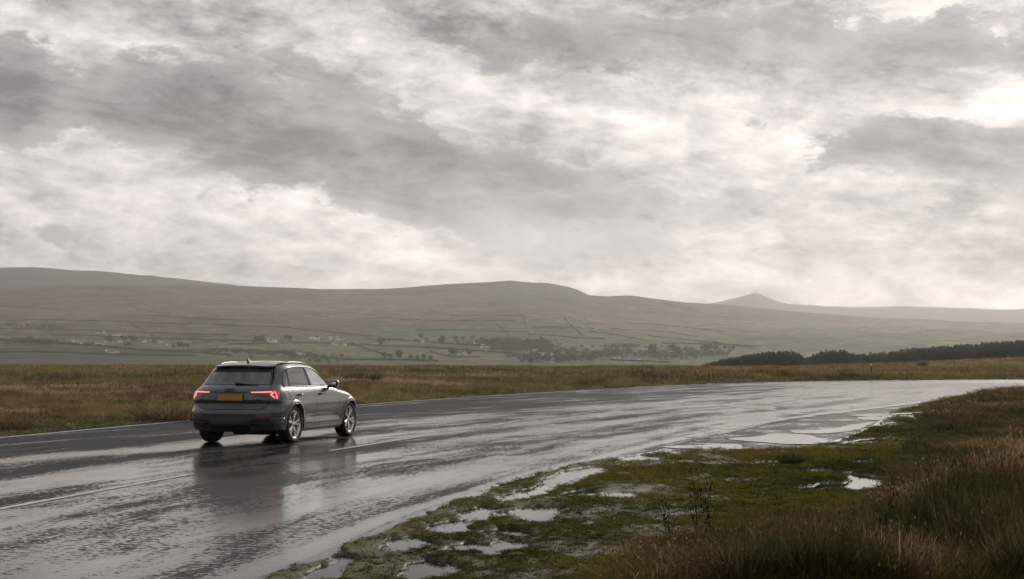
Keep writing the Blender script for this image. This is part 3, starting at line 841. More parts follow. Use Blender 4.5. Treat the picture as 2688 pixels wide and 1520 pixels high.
# ---- houses
M_WHITE = flat_mat('white_render', (0.80, 0.78, 0.74), 0.8)
M_STONE = flat_mat('pale_stone', (0.42, 0.39, 0.35), 0.85)
M_SLATE = flat_mat('slate', (0.13, 0.13, 0.135), 0.5)
M_BARN = flat_mat('barn_sheet', (0.52, 0.53, 0.54), 0.5)
def house(px, py, L, W, H, rot, wallm, roofm, label, group):
    p = hillpoint(px, py); L *= .8; W *= .8; H *= .85
    root = empty('farmhouse' if L > 13 else 'cottage', p, R(rot))
    a, b = L / 2, W / 2
    wv = [(-a, -b, -2), (a, -b, -2), (a, b, -2), (-a, b, -2), (-a, -b, H), (a, -b, H), (a, b, H), (-a, b, H), (-a, 0, H + W * 0.38), (a, 0, H + W * 0.38)]
    wf = [(0, 1, 5, 4), (2, 3, 7, 6), (1, 2, 6, 9, 5), (3, 0, 4, 8, 7)]
    link('wall', pydata('wall', wv, wf), wallm, root, smooth=False)
    e = 0.5; hr = H + W * 0.38 + 0.25
    rv = [(-a - e, -b - e, H - 0.3), (a + e, -b - e, H - 0.3), (a + e, 0, hr), (-a - e, 0, hr), (-a - e, b + e, H - 0.3), (a + e, b + e, H - 0.3),
          (-a - e, -b - e, H - 0.55), (a + e, -b - e, H - 0.55), (-a - e, b + e, H - 0.55), (a + e, b + e, H - 0.55)]
    rf = [(0, 1, 2, 3), (3, 2, 5, 4), (0, 6, 7, 1), (4, 5, 9, 8), (0, 3, 4, 8, 6), (1, 7, 9, 5, 2)]
    ro = link('roof', pydata('roof', rv, rf), roofm, root, smooth=False)
    if H > 4.5:
        for s in ((-1, 1) if L > 13 else (1,)):
            c = s * (a - 0.8)
            cv = [(c + i * .5, j * .5, k) for k in (hr - 1, hr + 1.2) for i, j in ((-1, -1), (1, -1), (1, 1), (-1, 1))]
            link('chimney', pydata('chimney', cv, [(0, 1, 5, 4), (1, 2, 6, 5), (2, 3, 7, 6), (3, 0, 4, 7), (4, 5, 6, 7)]), wallm, ro, smooth=False)
    tag(root, label, 'house', group)
    return root
# clusters: (name of the place, group, [(px, py, length, width, height, rot, style)])
HOUSES = [
 ('lone farm above the long dark wall', 'buildings of the lone farm on the left', [(284, 928, 14, 10, 5, 10, 'b'), (292, 929.5, 16, 9, 6, -15, 'w'), (303, 929, 15, 8, 4, 0, 'w')]),
 ('white houses of the left hamlet', 'houses of the left hamlet', [(258, 908, 12, 8, 5, 0, 'w'), (267, 907, 16, 9, 6, 12, 'w'), (275, 906, 9, 7, 5, 60, 'w'), (283, 907, 12, 7, 4, 0, 's')]),
 ('small white cottages under the top hedge on the left', 'cottages under the top hedge', [(192, 898, 8, 6, 4, 0, 'w'), (204, 896, 8, 6, 4, 40, 'w'), (208, 904, 10, 6, 4, 0, 'w'), (218, 892, 7, 6, 4, 0, 's')]),
 ('tiny white buildings highest in the hamlet', 'highest buildings of the left hamlet', [(257, 876, 8, 6, 4, 0, 'w'), (273, 875, 7, 6, 5, 0, 'w'), (280, 880, 8, 6, 4, 20, 'w'), (309, 883, 30, 8, 3, -3, 'w'), (228, 880, 16, 6, 3, 0, 's')]),
 ('grey stone houses in the trees of the hamlet', 'stone houses of the left hamlet', [(306, 899, 10, 7, 5, 0, 's'), (315, 899, 10, 7, 5, 0, 'w')]),
 ('pair of pale cottages right of the hamlet trees', 'pale cottages right of the hamlet', [(364, 901, 14, 7, 5, 0, 's'), (378, 899, 12, 8, 6, 10, 'w')]),
 ('small white sheds between the hamlet and the car', 'white sheds left of the car', [(420, 901, 6, 5, 4, 0, 'w'), (429, 901, 6, 5, 4, 0, 'w'), (438, 908, 8, 5, 4, 0, 'w')]),
 ('white farmhouses above the car roof', 'farm above the car roof', [(704, 897, 10, 8, 7, 30, 'w'), (711, 900, 10, 8, 6, 0, 'w'), (719, 900, 14, 9, 6, 0, 'w'), (733, 899.5, 12, 8, 5, 5, 's'), (749, 899, 9, 6, 4, 0, 's')]),
 ('long pale barn above the wall right of the car', 'barn right of the farm', [(825, 893, 30, 10, 4, 0, 'b')]),
 ('white cottages of the upper row', 'cottages of the upper row', [(868, 892, 9, 7, 6, 0, 'w'), (877, 892, 10, 7, 5, 0, 's'), (885, 892, 10, 7, 6, 10, 'w'), (895, 893, 18, 8, 5, 0, 'w')]),
 ('white houses of the lower row', 'houses of the lower row', [(874, 907, 6, 6, 5, 0, 'w'), (885, 908, 11, 8, 6, 0, 'w'), (894, 909, 12, 8, 5, -8, 's'), (904, 908, 12, 9, 7, 0, 'w')]),
 ('grey barn half hidden by trees over the car', 'barn behind the car', [(789, 938, 20, 12, 5, 0, 'b')]),
 ('pale houses of the middle stone farm', 'stone farm in the middle', [(1194, 935, 10, 8, 5, 0, 's'), (1201, 934, 11, 8, 6, 0, 'w'), (1208, 933, 10, 8, 6, 15, 's'), (1216, 931, 10, 8, 6, 0, 'w'), (1225, 934, 10, 7, 5, 0, 'w')]),
 ('tiny houses strung along the foot of the fell', 'houses along the foot of the fell', [(1110, 900, 8, 6, 4, 0, 'w'), (1130, 893, 9, 6, 4, 0, 's'), (1152, 900, 8, 6, 4, 0, 's'), (1173, 902, 8, 6, 4, 0, 'w'), (1230, 899, 9, 6, 4, 0, 's'), (1243, 902, 8, 6, 5, 0, 'w'), (1257, 903, 9, 7, 6, 0, 'w'), (1267, 907, 9, 7, 5, 20, 'w'), (1264, 913, 7, 6, 4, 0, 'w'), (1279, 911, 8, 6, 4, 0, 'w'), (1280, 924, 9, 6, 3, 0, 's')]),
 ('pale village houses among bare trees', 'houses of the village in the trees', [(1403, 927, 10, 8, 5, 0, 'w'), (1407, 935, 9, 7, 5, 0, 's'), (1413, 934, 9, 7, 5, 20, 'w'), (1425, 933, 9, 7, 5, 0, 's'), (1424, 936, 10, 7, 5, 0, 'w'), (1431, 943, 10, 7, 4, 0, 'w'), (1402, 946, 9, 7, 4, 0, 's'), (1451, 933, 7, 6, 5, 0, 'w'), (1386, 925, 7, 6, 4, 0, 's'), (1449, 953, 6, 5, 4, 0, 'w'), (1474, 917, 6, 5, 4, 0, 'w'), (1417, 929, 8, 6, 5, 0, 's')]),
 ('row of tiny white houses on the valley floor', 'row of houses on the valley floor', [(1614, 946, 6, 5, 4, 0, 'w'), (1627, 946, 6, 5, 4, 0, 'w'), (1638, 946, 6, 5, 4, 0, 'w'), (1662, 946, 6, 5, 4, 0, 's'), (1678, 945, 7, 5, 4, 0, 'w'), (1626, 918, 8, 6, 4, 0, 'w'), (1750, 918, 9, 6, 4, 0, 's')]),
]
ORD = ['leftmost', 'second', 'third', 'fourth', 'fifth', 'sixth', 'seventh', 'eighth', 'ninth', 'tenth', 'eleventh', 'twelfth']
for place, grp, hs in HOUSES:
    hs = sorted(hs)
    for i, (px, py, L, W_, H, rot, st) in enumerate(hs):
        n = len(hs)
        if n == 1: lab = place
        else:
            which = 'leftmost' if i == 0 else ('rightmost' if i == n - 1 else ORD[i] + ' from left')
            lab = which + ' of the ' + place
        wm, rm = {'w': (M_WHITE, M_SLATE), 's': (M_STONE, M_SLATE), 'b': (M_BARN, M_BARN)}[st]
        if st == 'w' and i % 2 == 0: rm = M_STONE
        house(px, py, L, W_, H, rot, wm, rm, lab, grp if n > 1 else None)

# ---- trees in the valley: bare and dark, crowns of many small leaf-clump faces
def crown_mesh(seed, kind):
    r = random.Random(seed)
    v, f = [], []
    n = 260
    for i in range(n):
        if kind == 'conifer':
            h = r.random() ** 0.9; rad = ((1 - h) ** 1.1) * 0.20 * (0.55 + 0.6 * r.random()); a = r.random() * 6.283
            c = Vector((math.cos(a) * rad, math.sin(a) * rad, 0.12 + 0.88 * h)); s = 0.020 + 0.075 * (1 - h)
        else:
            while True:
                c = Vector((r.uniform(-1, 1), r.uniform(-1, 1), r.uniform(-1, 1)))
                if c.length < 1: break
            c *= (0.75 + 0.25 * math.sin(c.x * 5 + seed) * math.cos(c.y * 4 + seed))
            c = Vector((c.x * 0.46, c.y * 0.46, 0.62 + c.z * 0.38)); s = 0.05 + 0.05 * r.random()
        q = [Vector((r.gauss(0, 1), r.gauss(0, 1), r.gauss(0, 1))) * s for _ in range(3)]
        b = len(v); v += [c + x for x in q]; f.append((b, b + 1, b + 2))
    return v, f
def trunk_geo(h=0.5, r0=0.028):
    v = []
    for k, (z, rr) in enumerate(((0, r0), (h * .5, r0 * .8), (h, r0 * .4))):
        for i in range(5):
            a = i * 6.283 / 5; v.append((math.cos(a) * rr, math.sin(a) * rr, z - (0.1 if k == 0 else 0)))
    f = [(k * 5 + i, k * 5 + (i + 1) % 5, (k + 1) * 5 + (i + 1) % 5, (k + 1) * 5 + i) for k in range(2) for i in range(5)]
    return v, f
M_BARE = flat_mat('bare_twigs', (0.075, 0.062, 0.050), 0.95, (0.13, 0.105, 0.080), 0.1)
M_CONIF = flat_mat('conifer_needles', (0.046, 0.056, 0.042), 0.9, (0.070, 0.078, 0.058), 0.06)
M_BARK = flat_mat('dark_bark', (0.05, 0.04, 0.03), 0.9)
crowns = [pydata('crown', *crown_mesh(s, 'round')) for s in range(5)]
trunkm = pydata('trunk', *trunk_geo())
for c_ in crowns: c_.materials.append(M_BARE)
trunkm.materials.append(M_BARK)
def valley_tree(px, py, h, wd, label, group):
    p = hillpoint(px, py)
    root = empty('tree', p, rnd.random() * 6.28)
    s = h * .8 * (0.9 + 0.2 * rnd.random())
    c = bpy.data.objects.new('crown', rnd.choice(crowns)); COL.objects.link(c); c.parent = root
    t_ = bpy.data.objects.new('trunk', trunkm); COL.objects.link(t_); t_.parent = root
    root.scale = (s * wd, s * wd, s)
    tag(root, label, 'tree', group)
TREES = [
 ('single dark trees in the middle pastures', [(1000, 908, 20, 1.0), (1048, 945, 22, .9), (1008, 945, 18, .8), (1026, 946, 14, .9), (1078, 947, 15, .9), (1095, 948, 14, .8), (1112, 948, 16, .8), (1130, 949, 13, 1)]),
 ('tall clump trees beside the stone farm', [(1185, 935, 22, .9), (1191, 936, 18, .9), (1230, 935, 20, .9), (1224, 929, 16, .9), (1294, 926, 16, 1)]),
 ('bare trees of the clump above the car roof', [(676, 902, 22, 1.1), (686, 903, 24, 1.1), (694, 902, 16, 1), (668, 902, 14, 1), (752, 895, 20, 1), (762, 895, 18, 1), (832, 891, 14, 1)]),
 ('small trees around the left hamlet', [(320, 894, 16, 1), (328, 897, 16, .9), (345, 899, 20, 1), (352, 903, 22, 1), (340, 912, 14, 1.2), (330, 912, 13, 1.2), (284, 899, 16, 1.2), (292, 899, 15, 1.2), (300, 898, 12, 1.2), (400, 886, 10, 1), (404, 905, 14, 1), (470, 914, 18, 1.1), (480, 916, 20, 1.1), (492, 915, 14, 1), (455, 916, 12, 1.1)]),
 ('three rounded trees over the conifers', [(1903, 921, 16, .9), (1915, 922, 13, .9), (1925, 921, 15, .9)]),
 ('dark valley trees left of the conifer wood', [(1712, 930, 26, 1.2), (1764, 930, 28, 1), (1778, 935, 24, 1), (1800, 928, 20, .9), (1812, 925, 16, .9), (1850, 930, 26, 1), (1862, 925, 22, 1), (1878, 925, 28, .9)]),
 ('lone trees near the foot of the long hedge', [(20, 908, 10, 1), (600, 940, 12, 1.1), (660, 945, 14, 1), (1392, 958, 18, .8)]),
 ('tall faint trees at the foot of the fell', [(1156, 905, 22, 1), (1162, 905, 24, .9), (1104, 893, 20, 1), (1196, 898, 18, 1), (1120, 897, 14, 1.2), (1216, 896, 14, 1.1)]),
]
for place, ts in TREES:
    ts = sorted(ts)
    for i, (px, py, h, wd) in enumerate(ts):
        n = len(ts)
        which = 'leftmost' if i == 0 else ('rightmost' if i == n - 1 else (ORD[i] if i < 12 else str(i + 1) + 'th') + ' from left')
        valley_tree(px, py, h, wd, which + ' of the ' + place, place)

# ---- woods that read as one mass
def wood(name, pts, count, hmin, hmax, kind, mat, label, seed):
    "one mesh: a belt of crowns along photo points (px, py, halfwidth px, halfheight px)"
    r = random.Random(seed)
    V_, F_ = [], []
    protos = [crown_mesh(s, kind) for s in range(4)]
    for _ in range(count):
        a = r.choice(pts)
        px = a[0] + r.gauss(0, .6) * a[2]; py = a[1] + r.gauss(0, .55) * a[3]
        p = hillpoint(px, py); h = r.uniform(hmin, hmax) * .75
        v, f = r.choice(protos); b = len(V_); ang = r.random() * 6.28
        ca, sa = math.cos(ang) * h * 1.1, math.sin(ang) * h * 1.1
        V_ += [(p.x + q.x * ca - q.y * sa, p.y + q.x * sa + q.y * ca, p.z + q.z * h) for q in v[::1]]
        F_ += [(x + b, y + b, z + b) for x, y, z in f[::4]]
    o = link(name, pydata(name, V_, F_), mat, smooth=False)
    tag(o, label, kind='stuff')
wood('woodland', [(40, 901, 18, 2), (75, 902, 22, 3), (110, 905, 24, 3), (130, 906, 14, 2)], 150, 12, 20, 'round', M_CONIF, 'small dark square wood above the long hedge', 1)
wood('woodland', [(20, 858, 30, 5), (80, 860, 30, 5), (150, 862, 30, 4)], 90, 8, 15, 'round', M_BARE, 'faint wood on the green slope at the picture edge', 2)
wood('woodland', [(690, 933, 30, 5), (740, 934, 40, 6), (800, 940, 40, 7), (850, 946, 40, 9), (560, 926, 50, 4), (640, 928, 40, 4)], 230, 8, 15, 'round', M_BARE, 'belt of bare trees behind the car', 3)
wood('woodland', [(1290, 905, 50, 6), (1360, 908, 50, 9), (1420, 911, 40, 8)], 240, 12, 20, 'round', M_BARE, 'grey brown wood above the village', 4)
wood('woodland', [(1400, 945, 40, 8), (1480, 948, 30, 8), (1520, 945, 40, 10), (1470, 930, 60, 6), (1580, 938, 40, 8), (1345, 922, 30, 3)], 320, 9, 18, 'round', M_BARE, 'bare wood in the valley around the village', 5)
wood('woodland', [(1620, 932, 40, 7), (1700, 935, 50, 8), (1760, 940, 50, 8), (1820, 935, 50, 8), (1880, 935, 40, 5), (1640, 915, 60, 3)], 330, 8, 17, 'round', M_BARE, 'hazy wood along the valley left of the conifers', 6)
wood('woodland', [(440, 893, 30, 2), (500, 888, 40, 2), (560, 900, 40, 2), (200, 905, 50, 2), (980, 893, 60, 3), (1050, 897, 60, 2)], 160, 5, 10, 'round', M_BARE, 'thin scattered scrub along the valley hedges', 7)

# ---- conifer plantation at the edge of the moor, right
WTOP_X = [1780, 1800, 1850, 1900, 1950, 2000, 2060, 2090, 2102, 2112, 2130, 2160, 2190, 2212, 2230, 2260, 2300, 2400, 2500, 2600, 2688, 2900, 3300]
WTOP_Y = [972, 966, 955, 942, 932, 925, 920, 922, 930, 938, 932, 922, 919, 919, 926, 928, 925, 914, 906, 898, 892, 880, 860]
def plantation():
    r = random.Random(11)
    V_, F_ = [], []
    protos = [crown_mesh(s, 'conifer') for s in (21, 22, 23, 24)]
    for i in range(6500):
        px = r.uniform(1785, 3100); Y = 560 + 420 * r.random() ** 1.2
        if Y > 900 and px < 1850: continue
        base = float(land_z((px - 1344) / FPX * Y, Y))
        top = np.interp(px, WTOP_X, WTOP_Y)
        dy = (Y - 560) / 420
        row = top + (1 - dy) * (10 + 14 * min(1, (px - 1785) / 400)) + r.gauss(0, 1.8)     # nearer rows stand lower on the slope
        ztop = EYE + (HOR - row) * Y / FPX
        h = max(5.0, min(17.0, ztop - base)) * r.uniform(0.86, 1.08)
        if ztop < base + 3: continue
        v, f = r.choice(protos); b = len(V_); ang = r.random() * 6.28
        wd = h * r.uniform(0.60, 0.95)
        ca, sa = math.cos(ang) * wd, math.sin(ang) * wd
        X = (px - 1344) / FPX * Y
        V_ += [(X + q.x * ca - q.y * sa, Y + q.x * sa + q.y * ca, ztop - h + q.z * h) for q in v]
        F_ += [(x + b, y + b, z + b) for x, y, z in f[::2]]
    o = link('conifer_forest', pydata('conifer_forest', V_, F_), M_CONIF, smooth=False)
    tag(o, 'dark conifer plantation beyond the moor on the right', kind='stuff')
plantation()

# ---- haze: one even volume round everything
def haze():
    x0, x1, y0, y1, z0, z1 = -9500, 9500, -3100, 14200, -60, 645
    v = [(x, y, z) for z in (z0, z1) for x, y in ((x0, y0), (x1, y0), (x1, y1), (x0, y1))]
    f = [(0, 3, 2, 1), (4, 5, 6, 7), (0, 1, 5, 4), (1, 2, 6, 5), (2, 3, 7, 6), (3, 0, 4, 7)]
    m, t = material('haze')
    n = t.new('ShaderNodeVolumePrincipled')
    n.inputs['Color'].default_value = (0.985, 0.955, 0.945, 1)
    n.inputs['Density'].default_value = HAZE_DENSITY
    n.inputs['Anisotropy'].default_value = 0.55
    t.out(vol=n.outputs[0])
    o = link('haze', pydata('haze', v, f), m, smooth=False)
    tag(o, 'pale rain haze filling the valley', kind='stuff')
HAZE_DENSITY = 0.52e-4
haze()
# ================================================================== THE CAR
# local frame: x forward from the rear bumper, y to the left, z up (metres)
def sm_interp(xs, ys, blur):
    xx = np.linspace(xs[0], xs[-1], 801); yy = np.interp(xx, xs, ys)
    n = max(1, int(blur / (xx[1] - xx[0])));
    for _ in range(2):
        pad = np.r_[2 * yy[0] - yy[n:0:-1], yy, 2 * yy[-1] - yy[-2:-n - 2:-1]]
        yy = np.convolve(pad, np.ones(2 * n + 1) / (2 * n + 1), 'valid')
    return lambda x: np.interp(x, xx, yy)
fR = sm_interp([.15, .24, .34, .40, .55, .615, .64, .67, .76, .80, .95, 1.01, 1.06, 1.11, 1.42, 1.55], [.14, .08, .02, -.01, -.03, -.03, -.015, .045, .050, .022, .035, .060, .135, .225, .520, .60], .010)
fW = sm_interp([.15, .26, .37, .40, .46, .60, .72, .84, .93, 1.00, 1.05, 1.10, 1.42, 1.50], [.85, .895, .905, .905, .905, .920, .925, .915, .895, .862, .828, .812, .722, .695], .018)
fL = sm_interp([.15, .6, 1.0, 1.1, 1.5], [.46, .50, .52, .50, .56], .05)
fN = sm_interp([.15, .6, 1.0, 1.1, 1.5], [2.9, 2.7, 2.7, 2.8, 2.7], .05)
fF = sm_interp([.15, .3, .5, .7, .85, .95, 1.0, 1.5], [4.32, 4.40, 4.42, 4.36, 4.22, 4.10, 4.05, 4.0], .03)
ZTX = [.30, .45, .56, .80, 1.2, 1.7, 2.1, 2.36, 2.63, 2.80, 2.95, 3.12, 3.40, 3.67, 3.9, 4.1, 4.25, 4.42]
ZTZ = [1.385, 1.405, 1.425, 1.465, 1.482, 1.480, 1.445, 1.355, 1.195, 1.09, 1.02, .985, .945, .895, .84, .77, .69, .56]
fZT = sm_interp(ZTX, ZTZ, .07)
fC = sm_interp([.30, .5, 1.6, 2.2, 2.7, 3.1, 3.8, 4.42], [.035, .05, .062, .055, .06, .05, .075, .08], .1)
XR, XF, AR, AZ = .89, 3.57, .375, .355
def Wfull(x, z):
    x = np.asarray(x, float); z = np.asarray(z, float)
    w_ = fW(z)
    for xc in (XR, XF):
        w_ = w_ + .022 * np.exp(-((x - xc) / .48) ** 2) * np.exp(-((z - .72) / .13) ** 2)
    w_ = w_ - .030 * smoothstep(x, 1.25, 1.7) * (1 - smoothstep(x, 2.75, 3.15)) * np.exp(-((z - .475) / .055) ** 2)
    zt = fZT(x); k = np.clip((z - (zt - .09)) / .09, 0, 1.15)
    w_ = w_ * (1 - .075 * k ** 2)
    # the plan narrows towards the nose
    w_ = w_ * (1 - .05 * smoothstep(x, 2.2, 3.6) * (z > 1.0))
    return w_
def rear_x(y, z):
    y = np.abs(y); Wq = Wfull(fR(z) + .2, z)
    q = np.clip(y / Wq, 0, .999); n = fN(z)
    return fR(z) + fL(z) * (1 - (1 - q ** n) ** (1 / n))
def side_y(x, z):
    n = fN(z)
    c = np.clip((x - fR(z)) / fL(z), 0.0, 1)
    f = (1 - (1 - c) ** n) ** (1 / n)
    cf = np.clip((fF(z) - x) / .75, 0.0, 1)
    g = (1 - (1 - cf) ** 2.3) ** (1 / 2.3)
    return Wfull(x, z) * f * g
def seam_x(z, q=.86):
    n = fN(z); return float(fR(z) + fL(z) * (1 - (1 - q ** n) ** (1 / n)))
def seam_y(z, q=.86): return float(q * Wfull(fR(z) + .2, z))
def nose_x(y, z):
    y = np.abs(y); q = np.clip(y / Wfull(3.8, z), 0, .999)
    return fF(z) - .75 * (1 - (1 - q ** 2.3) ** (1 / 2.3))
def top_z(x, y):
    x = np.asarray(x, float)
    xe = np.maximum(x, .84)
    Yt = np.maximum(side_y(xe, fZT(xe)), .05)
    return fZT(x) + fC(x) * (1 - np.clip(np.abs(y) / Yt, 0, 1) ** 2.4)
def M_side(s):   return lambda p, o: (p[:, 0], s * (side_y(p[:, 0], p[:, 1]) + o), p[:, 1])
def M_rear():    return lambda p, o: (rear_x(p[:, 0], p[:, 1]) - o, p[:, 0], p[:, 1])
def M_nose():    return lambda p, o: (nose_x(p[:, 0], p[:, 1]) + o, p[:, 0], p[:, 1])
def M_top():     return lambda p, o: (p[:, 0], p[:, 1], top_z(p[:, 0], p[:, 1]) + o)
OUT = {'side': lambda c, s: Vector((0, s, 0)), 'rear': lambda c, s: Vector((-1, 0, 0)), 'nose': lambda c, s: Vector((1, 0, 0)), 'top': lambda c, s: Vector((0, 0, 1))}

def densify(poly, step):
    out = []
    for a, b in zip(poly, poly[1:] + poly[:1]):
        n = max(1, int(math.ceil(math.hypot(b[0] - a[0], b[1] - a[1]) / step)))
        out += [(a[0] + (b[0] - a[0]) * i / n, a[1] + (b[1] - a[1]) * i / n) for i in range(n)]
    return out
def in_poly(poly, p):
    c = False
    for (x1, y1), (x2, y2) in zip(poly, poly[1:] + poly[:1]):
        if (y1 > p[1]) != (y2 > p[1]) and p[0] < (x2 - x1) * (p[1] - y1) / (y2 - y1) + x1: c = not c
    return c
def seg_d(poly, p):
    m_ = 9
    for (x1, y1), (x2, y2) in zip(poly, poly[1:] + poly[:1]):
        dx_, dy_ = x2 - x1, y2 - y1; L2 = dx_ * dx_ + dy_ * dy_ + 1e-12
        t = max(0, min(1, ((p[0] - x1) * dx_ + (p[1] - y1) * dy_) / L2))
        m_ = min(m_, math.hypot(p[0] - x1 - t * dx_, p[1] - y1 - t * dy_))
    return m_
def inset(poly, d):
    "shrink a polygon a little towards its inside"
    A = sum(x1 * y2 - x2 * y1 for (x1, y1), (x2, y2) in zip(poly, poly[1:] + poly[:1]))
    s = 1 if A > 0 else -1
    n = len(poly); out = []
    for i in range(n):
        a, b, c = poly[i - 1], poly[i], poly[(i + 1) % n]
        d1 = Vector((b[0] - a[0], b[1] - a[1])); d2 = Vector((c[0] - b[0], c[1] - b[1]))
        if d1.length < 1e-9 or d2.length < 1e-9: out.append(b); continue
        n1 = Vector((-d1.y, d1.x)).normalized() * s; n2 = Vector((-d2.y, d2.x)).normalized() * s
        m_ = n1 + n2
        m_ = m_ / max(m_.length_squared, .5) * 2
        out.append((b[0] + m_.x * d, b[1] + m_.y * d))
    return out
def patch(poly, chart, s=1, off=0.0, step=.04, gap=0.0):
    if gap: poly = inset(densify(poly, step), gap)
    B = densify(poly, step)
    xs = [p[0] for p in B]; ys = [p[1] for p in B]
    pts = list(B)
    x = min(xs) + step / 2; r_i = 0
    while x < max(xs):
        y = min(ys) + step / 2 + (step / 2 if r_i % 2 else 0)
        while y < max(ys):
            if in_poly(B, (x, y)) and seg_d(B, (x, y)) > step * .45: pts.append((x, y))
            y += step
        x += step * .87; r_i += 1
    res = delaunay_2d_cdt([Vector(p) for p in pts], [], [list(range(len(B)))], 1, 1e-6)
    P2 = np.array([tuple(p) for p in res[0]])
    mp = {'side': M_side(s), 'rear': M_rear(), 'nose': M_nose(), 'top': M_top()}[chart]
    X, Y, Z = mp(P2, off)
    V_ = np.stack([X, Y, Z], 1)
    F_ = [list(f) for f in res[2]]
    outv = OUT[chart](None, s)
    for f in F_:
        a, b, c = [Vector(V_[i]) for i in f[:3]]
        if (b - a).cross(c - a).dot(outv) < 0: f.reverse()
    return V_, F_
def merge(*parts):
    V_ = []; F_ = []
    for v, f in parts:
        b = len(V_); V_ += [tuple(p) for p in v]; F_ += [[i + b for i in q] for q in f]
    return V_, F_
def panel(name, geo, mat, parent, thick=.012, weld=1e-4):
    V_, F_ = geo
    bm = bmesh.new()
    vs = [bm.verts.new(tuple(map(float, p))) for p in V_]
    for f in F_:
        try: bm.faces.new([vs[i] for i in f])
        except ValueError: pass
    bmesh.ops.remove_doubles(bm, verts=bm.verts, dist=weld)
    bm.normal_update()
    if thick:
        be = [e for e in bm.edges if e.is_boundary]
        nrm = {v: v.normal.copy() for v in bm.verts}
        ex = bmesh.ops.extrude_edge_only(bm, edges=be)
        src = {}
        nv = [g for g in ex['geom'] if isinstance(g, bmesh.types.BMVert)]
        for v in nv:
            for e in v.link_edges:
                o_ = e.other_vert(v)
                if o_ in nrm and (o_.co - v.co).length < 1e-9: v.co = o_.co - nrm[o_] * thick; break
        for e in be: e.smooth = False
        for f in bm.faces: f.smooth = True
        bm.normal_update()
    me = bpy.data.meshes.new(name)
    bm.to_mesh(me); bm.free()
    return link(name, me, mat, parent)
def box(cx, cy_, cz, lx, ly, lz, bev=.0, segs=2):
    bm = bmesh.new(); bmesh.ops.create_cube(bm, size=1)
    bmesh.ops.scale(bm, vec=(lx, ly, lz), verts=bm.verts)
    if bev: bmesh.ops.bevel(bm, geom=bm.edges[:], offset=bev, segments=segs, affect='EDGES', profile=.6)
    bmesh.ops.translate(bm, vec=(cx, cy_, cz), verts=bm.verts)
    me = bpy.data.meshes.new('shape'); bm.to_mesh(me); bm.free(); return me
def tube(points, rad, n=8, flat=1.0, closed=False):
    P_ = [Vector(p) for p in points]; v, f = [], []
    rads = rad if hasattr(rad, '__len__') else [rad] * len(P_)
    for i, p in enumerate(P_):
        if closed: t = (P_[(i + 1) % len(P_)] - P_[i - 1])
        else: t = (P_[min(i + 1, len(P_) - 1)] - P_[max(i - 1, 0)])
        t.normalize(); up = Vector((0, 0, 1)) if abs(t.z) < .9 else Vector((1, 0, 0))
        a = t.cross(up).normalized(); b = a.cross(t).normalized()
        for k_ in range(n):
            g = k_ * 2 * math.pi / n
            v.append(p + (a * math.cos(g) + b * math.sin(g) * flat) * rads[i])
    m_ = len(P_)
    for i in range(m_ if closed else m_ - 1):
        for k_ in range(n):
            f.append((i * n + k_, i * n + (k_ + 1) % n, ((i + 1) % m_) * n + (k_ + 1) % n, ((i + 1) % m_) * n + k_))
    if not closed: f += [tuple(range(n))[::-1], tuple(range((m_ - 1) * n, m_ * n))]
    return pydata('tube', v, f)

# ---- materials
def simple(name, **kw):
    m, t = material(name); t.out(t.bsdf(**kw)); return m
def paint_grey():
    m, t = material('grey_car_paint')
    tc = t.new('ShaderNodeTexCoord').outputs['Object']
    z = t.sep(tc)[2]
    dirt = t.noise(tc, 4.0, 6.0, 0.65)
    low = t.m('MULTIPLY', t.ss(t.m('ADD', z, t.m('MULTIPLY', dirt, 0.35)), 0.80, 0.42), 0.35)   # road spray on the lower panels
    col = t.mix(low, (0.060, 0.063, 0.073), (0.062, 0.060, 0.058))
    b = t.bsdf(Base_Color=col, Metallic=t.mixf(low, 0.55, 0.1), Roughness=t.mixf(low, 0.30, 0.6), Coat_Weight=t.mixf(low, 1.0, 0.35), Coat_Roughness=t.mixf(dirt, 0.03, 0.10), IOR=1.5)
    t.out(b); return m
P_GREY = paint_grey()
P_BLACK = simple('black_plastic', Base_Color=(0.012, 0.012, 0.012), Roughness=0.45)
P_GLOSS = simple('gloss_black_trim', Base_Color=(0.008, 0.008, 0.008), Roughness=0.12)
P_SHELL = simple('seam_and_shade_black', Base_Color=(0.006, 0.006, 0.006), Roughness=0.8)
P_GLASS = simple('tinted_glass', Base_Color=(0.10, 0.104, 0.108), Metallic=0.5, Roughness=0.03, IOR=1.55, Coat_Weight=0.6)
P_GLASSF = simple('front_glass', Base_Color=(0.50, 0.52, 0.51), Metallic=0.75, Roughness=0.03, IOR=1.6, Coat_Weight=1.0)
P_TYRE = simple('tyre_rubber', Base_Color=(0.014, 0.014, 0.014), Roughness=0.65)
P_RIM = simple('alloy', Base_Color=(0.62, 0.62, 0.62), Metallic=0.85, Roughness=0.28)
P_DISC = simple('brake_disc', Base_Color=(0.16, 0.155, 0.15), Metallic=0.8, Roughness=0.45)
P_PLATE = simple('yellow_plate', Base_Color=(0.36, 0.215, 0.025), Roughness=0.4)
P_TRIM = simple('satin_trim', Base_Color=(0.30, 0.29, 0.28), Metallic=0.9, Roughness=0.3)
P_RAIL = simple('dark_rail', Base_Color=(0.05, 0.05, 0.05), Metallic=0.5, Roughness=0.3)
P_BADGE = simple('dark_badge', Base_Color=(0.02, 0.02, 0.02), Roughness=0.2, Metallic=0.5)
P_MIRROR = simple('mirror_glass', Base_Color=(0.55, 0.62, 0.62), Metallic=1.0, Roughness=0.04)
P_REFL = simple('red_reflector', Base_Color=(0.35, 0.01, 0.015), Roughness=0.2, Coat_Weight=1.0)
P_VENTSHADE = simple('vent_and_shade_black', Base_Color=(0.003, 0.003, 0.003), Roughness=0.6)
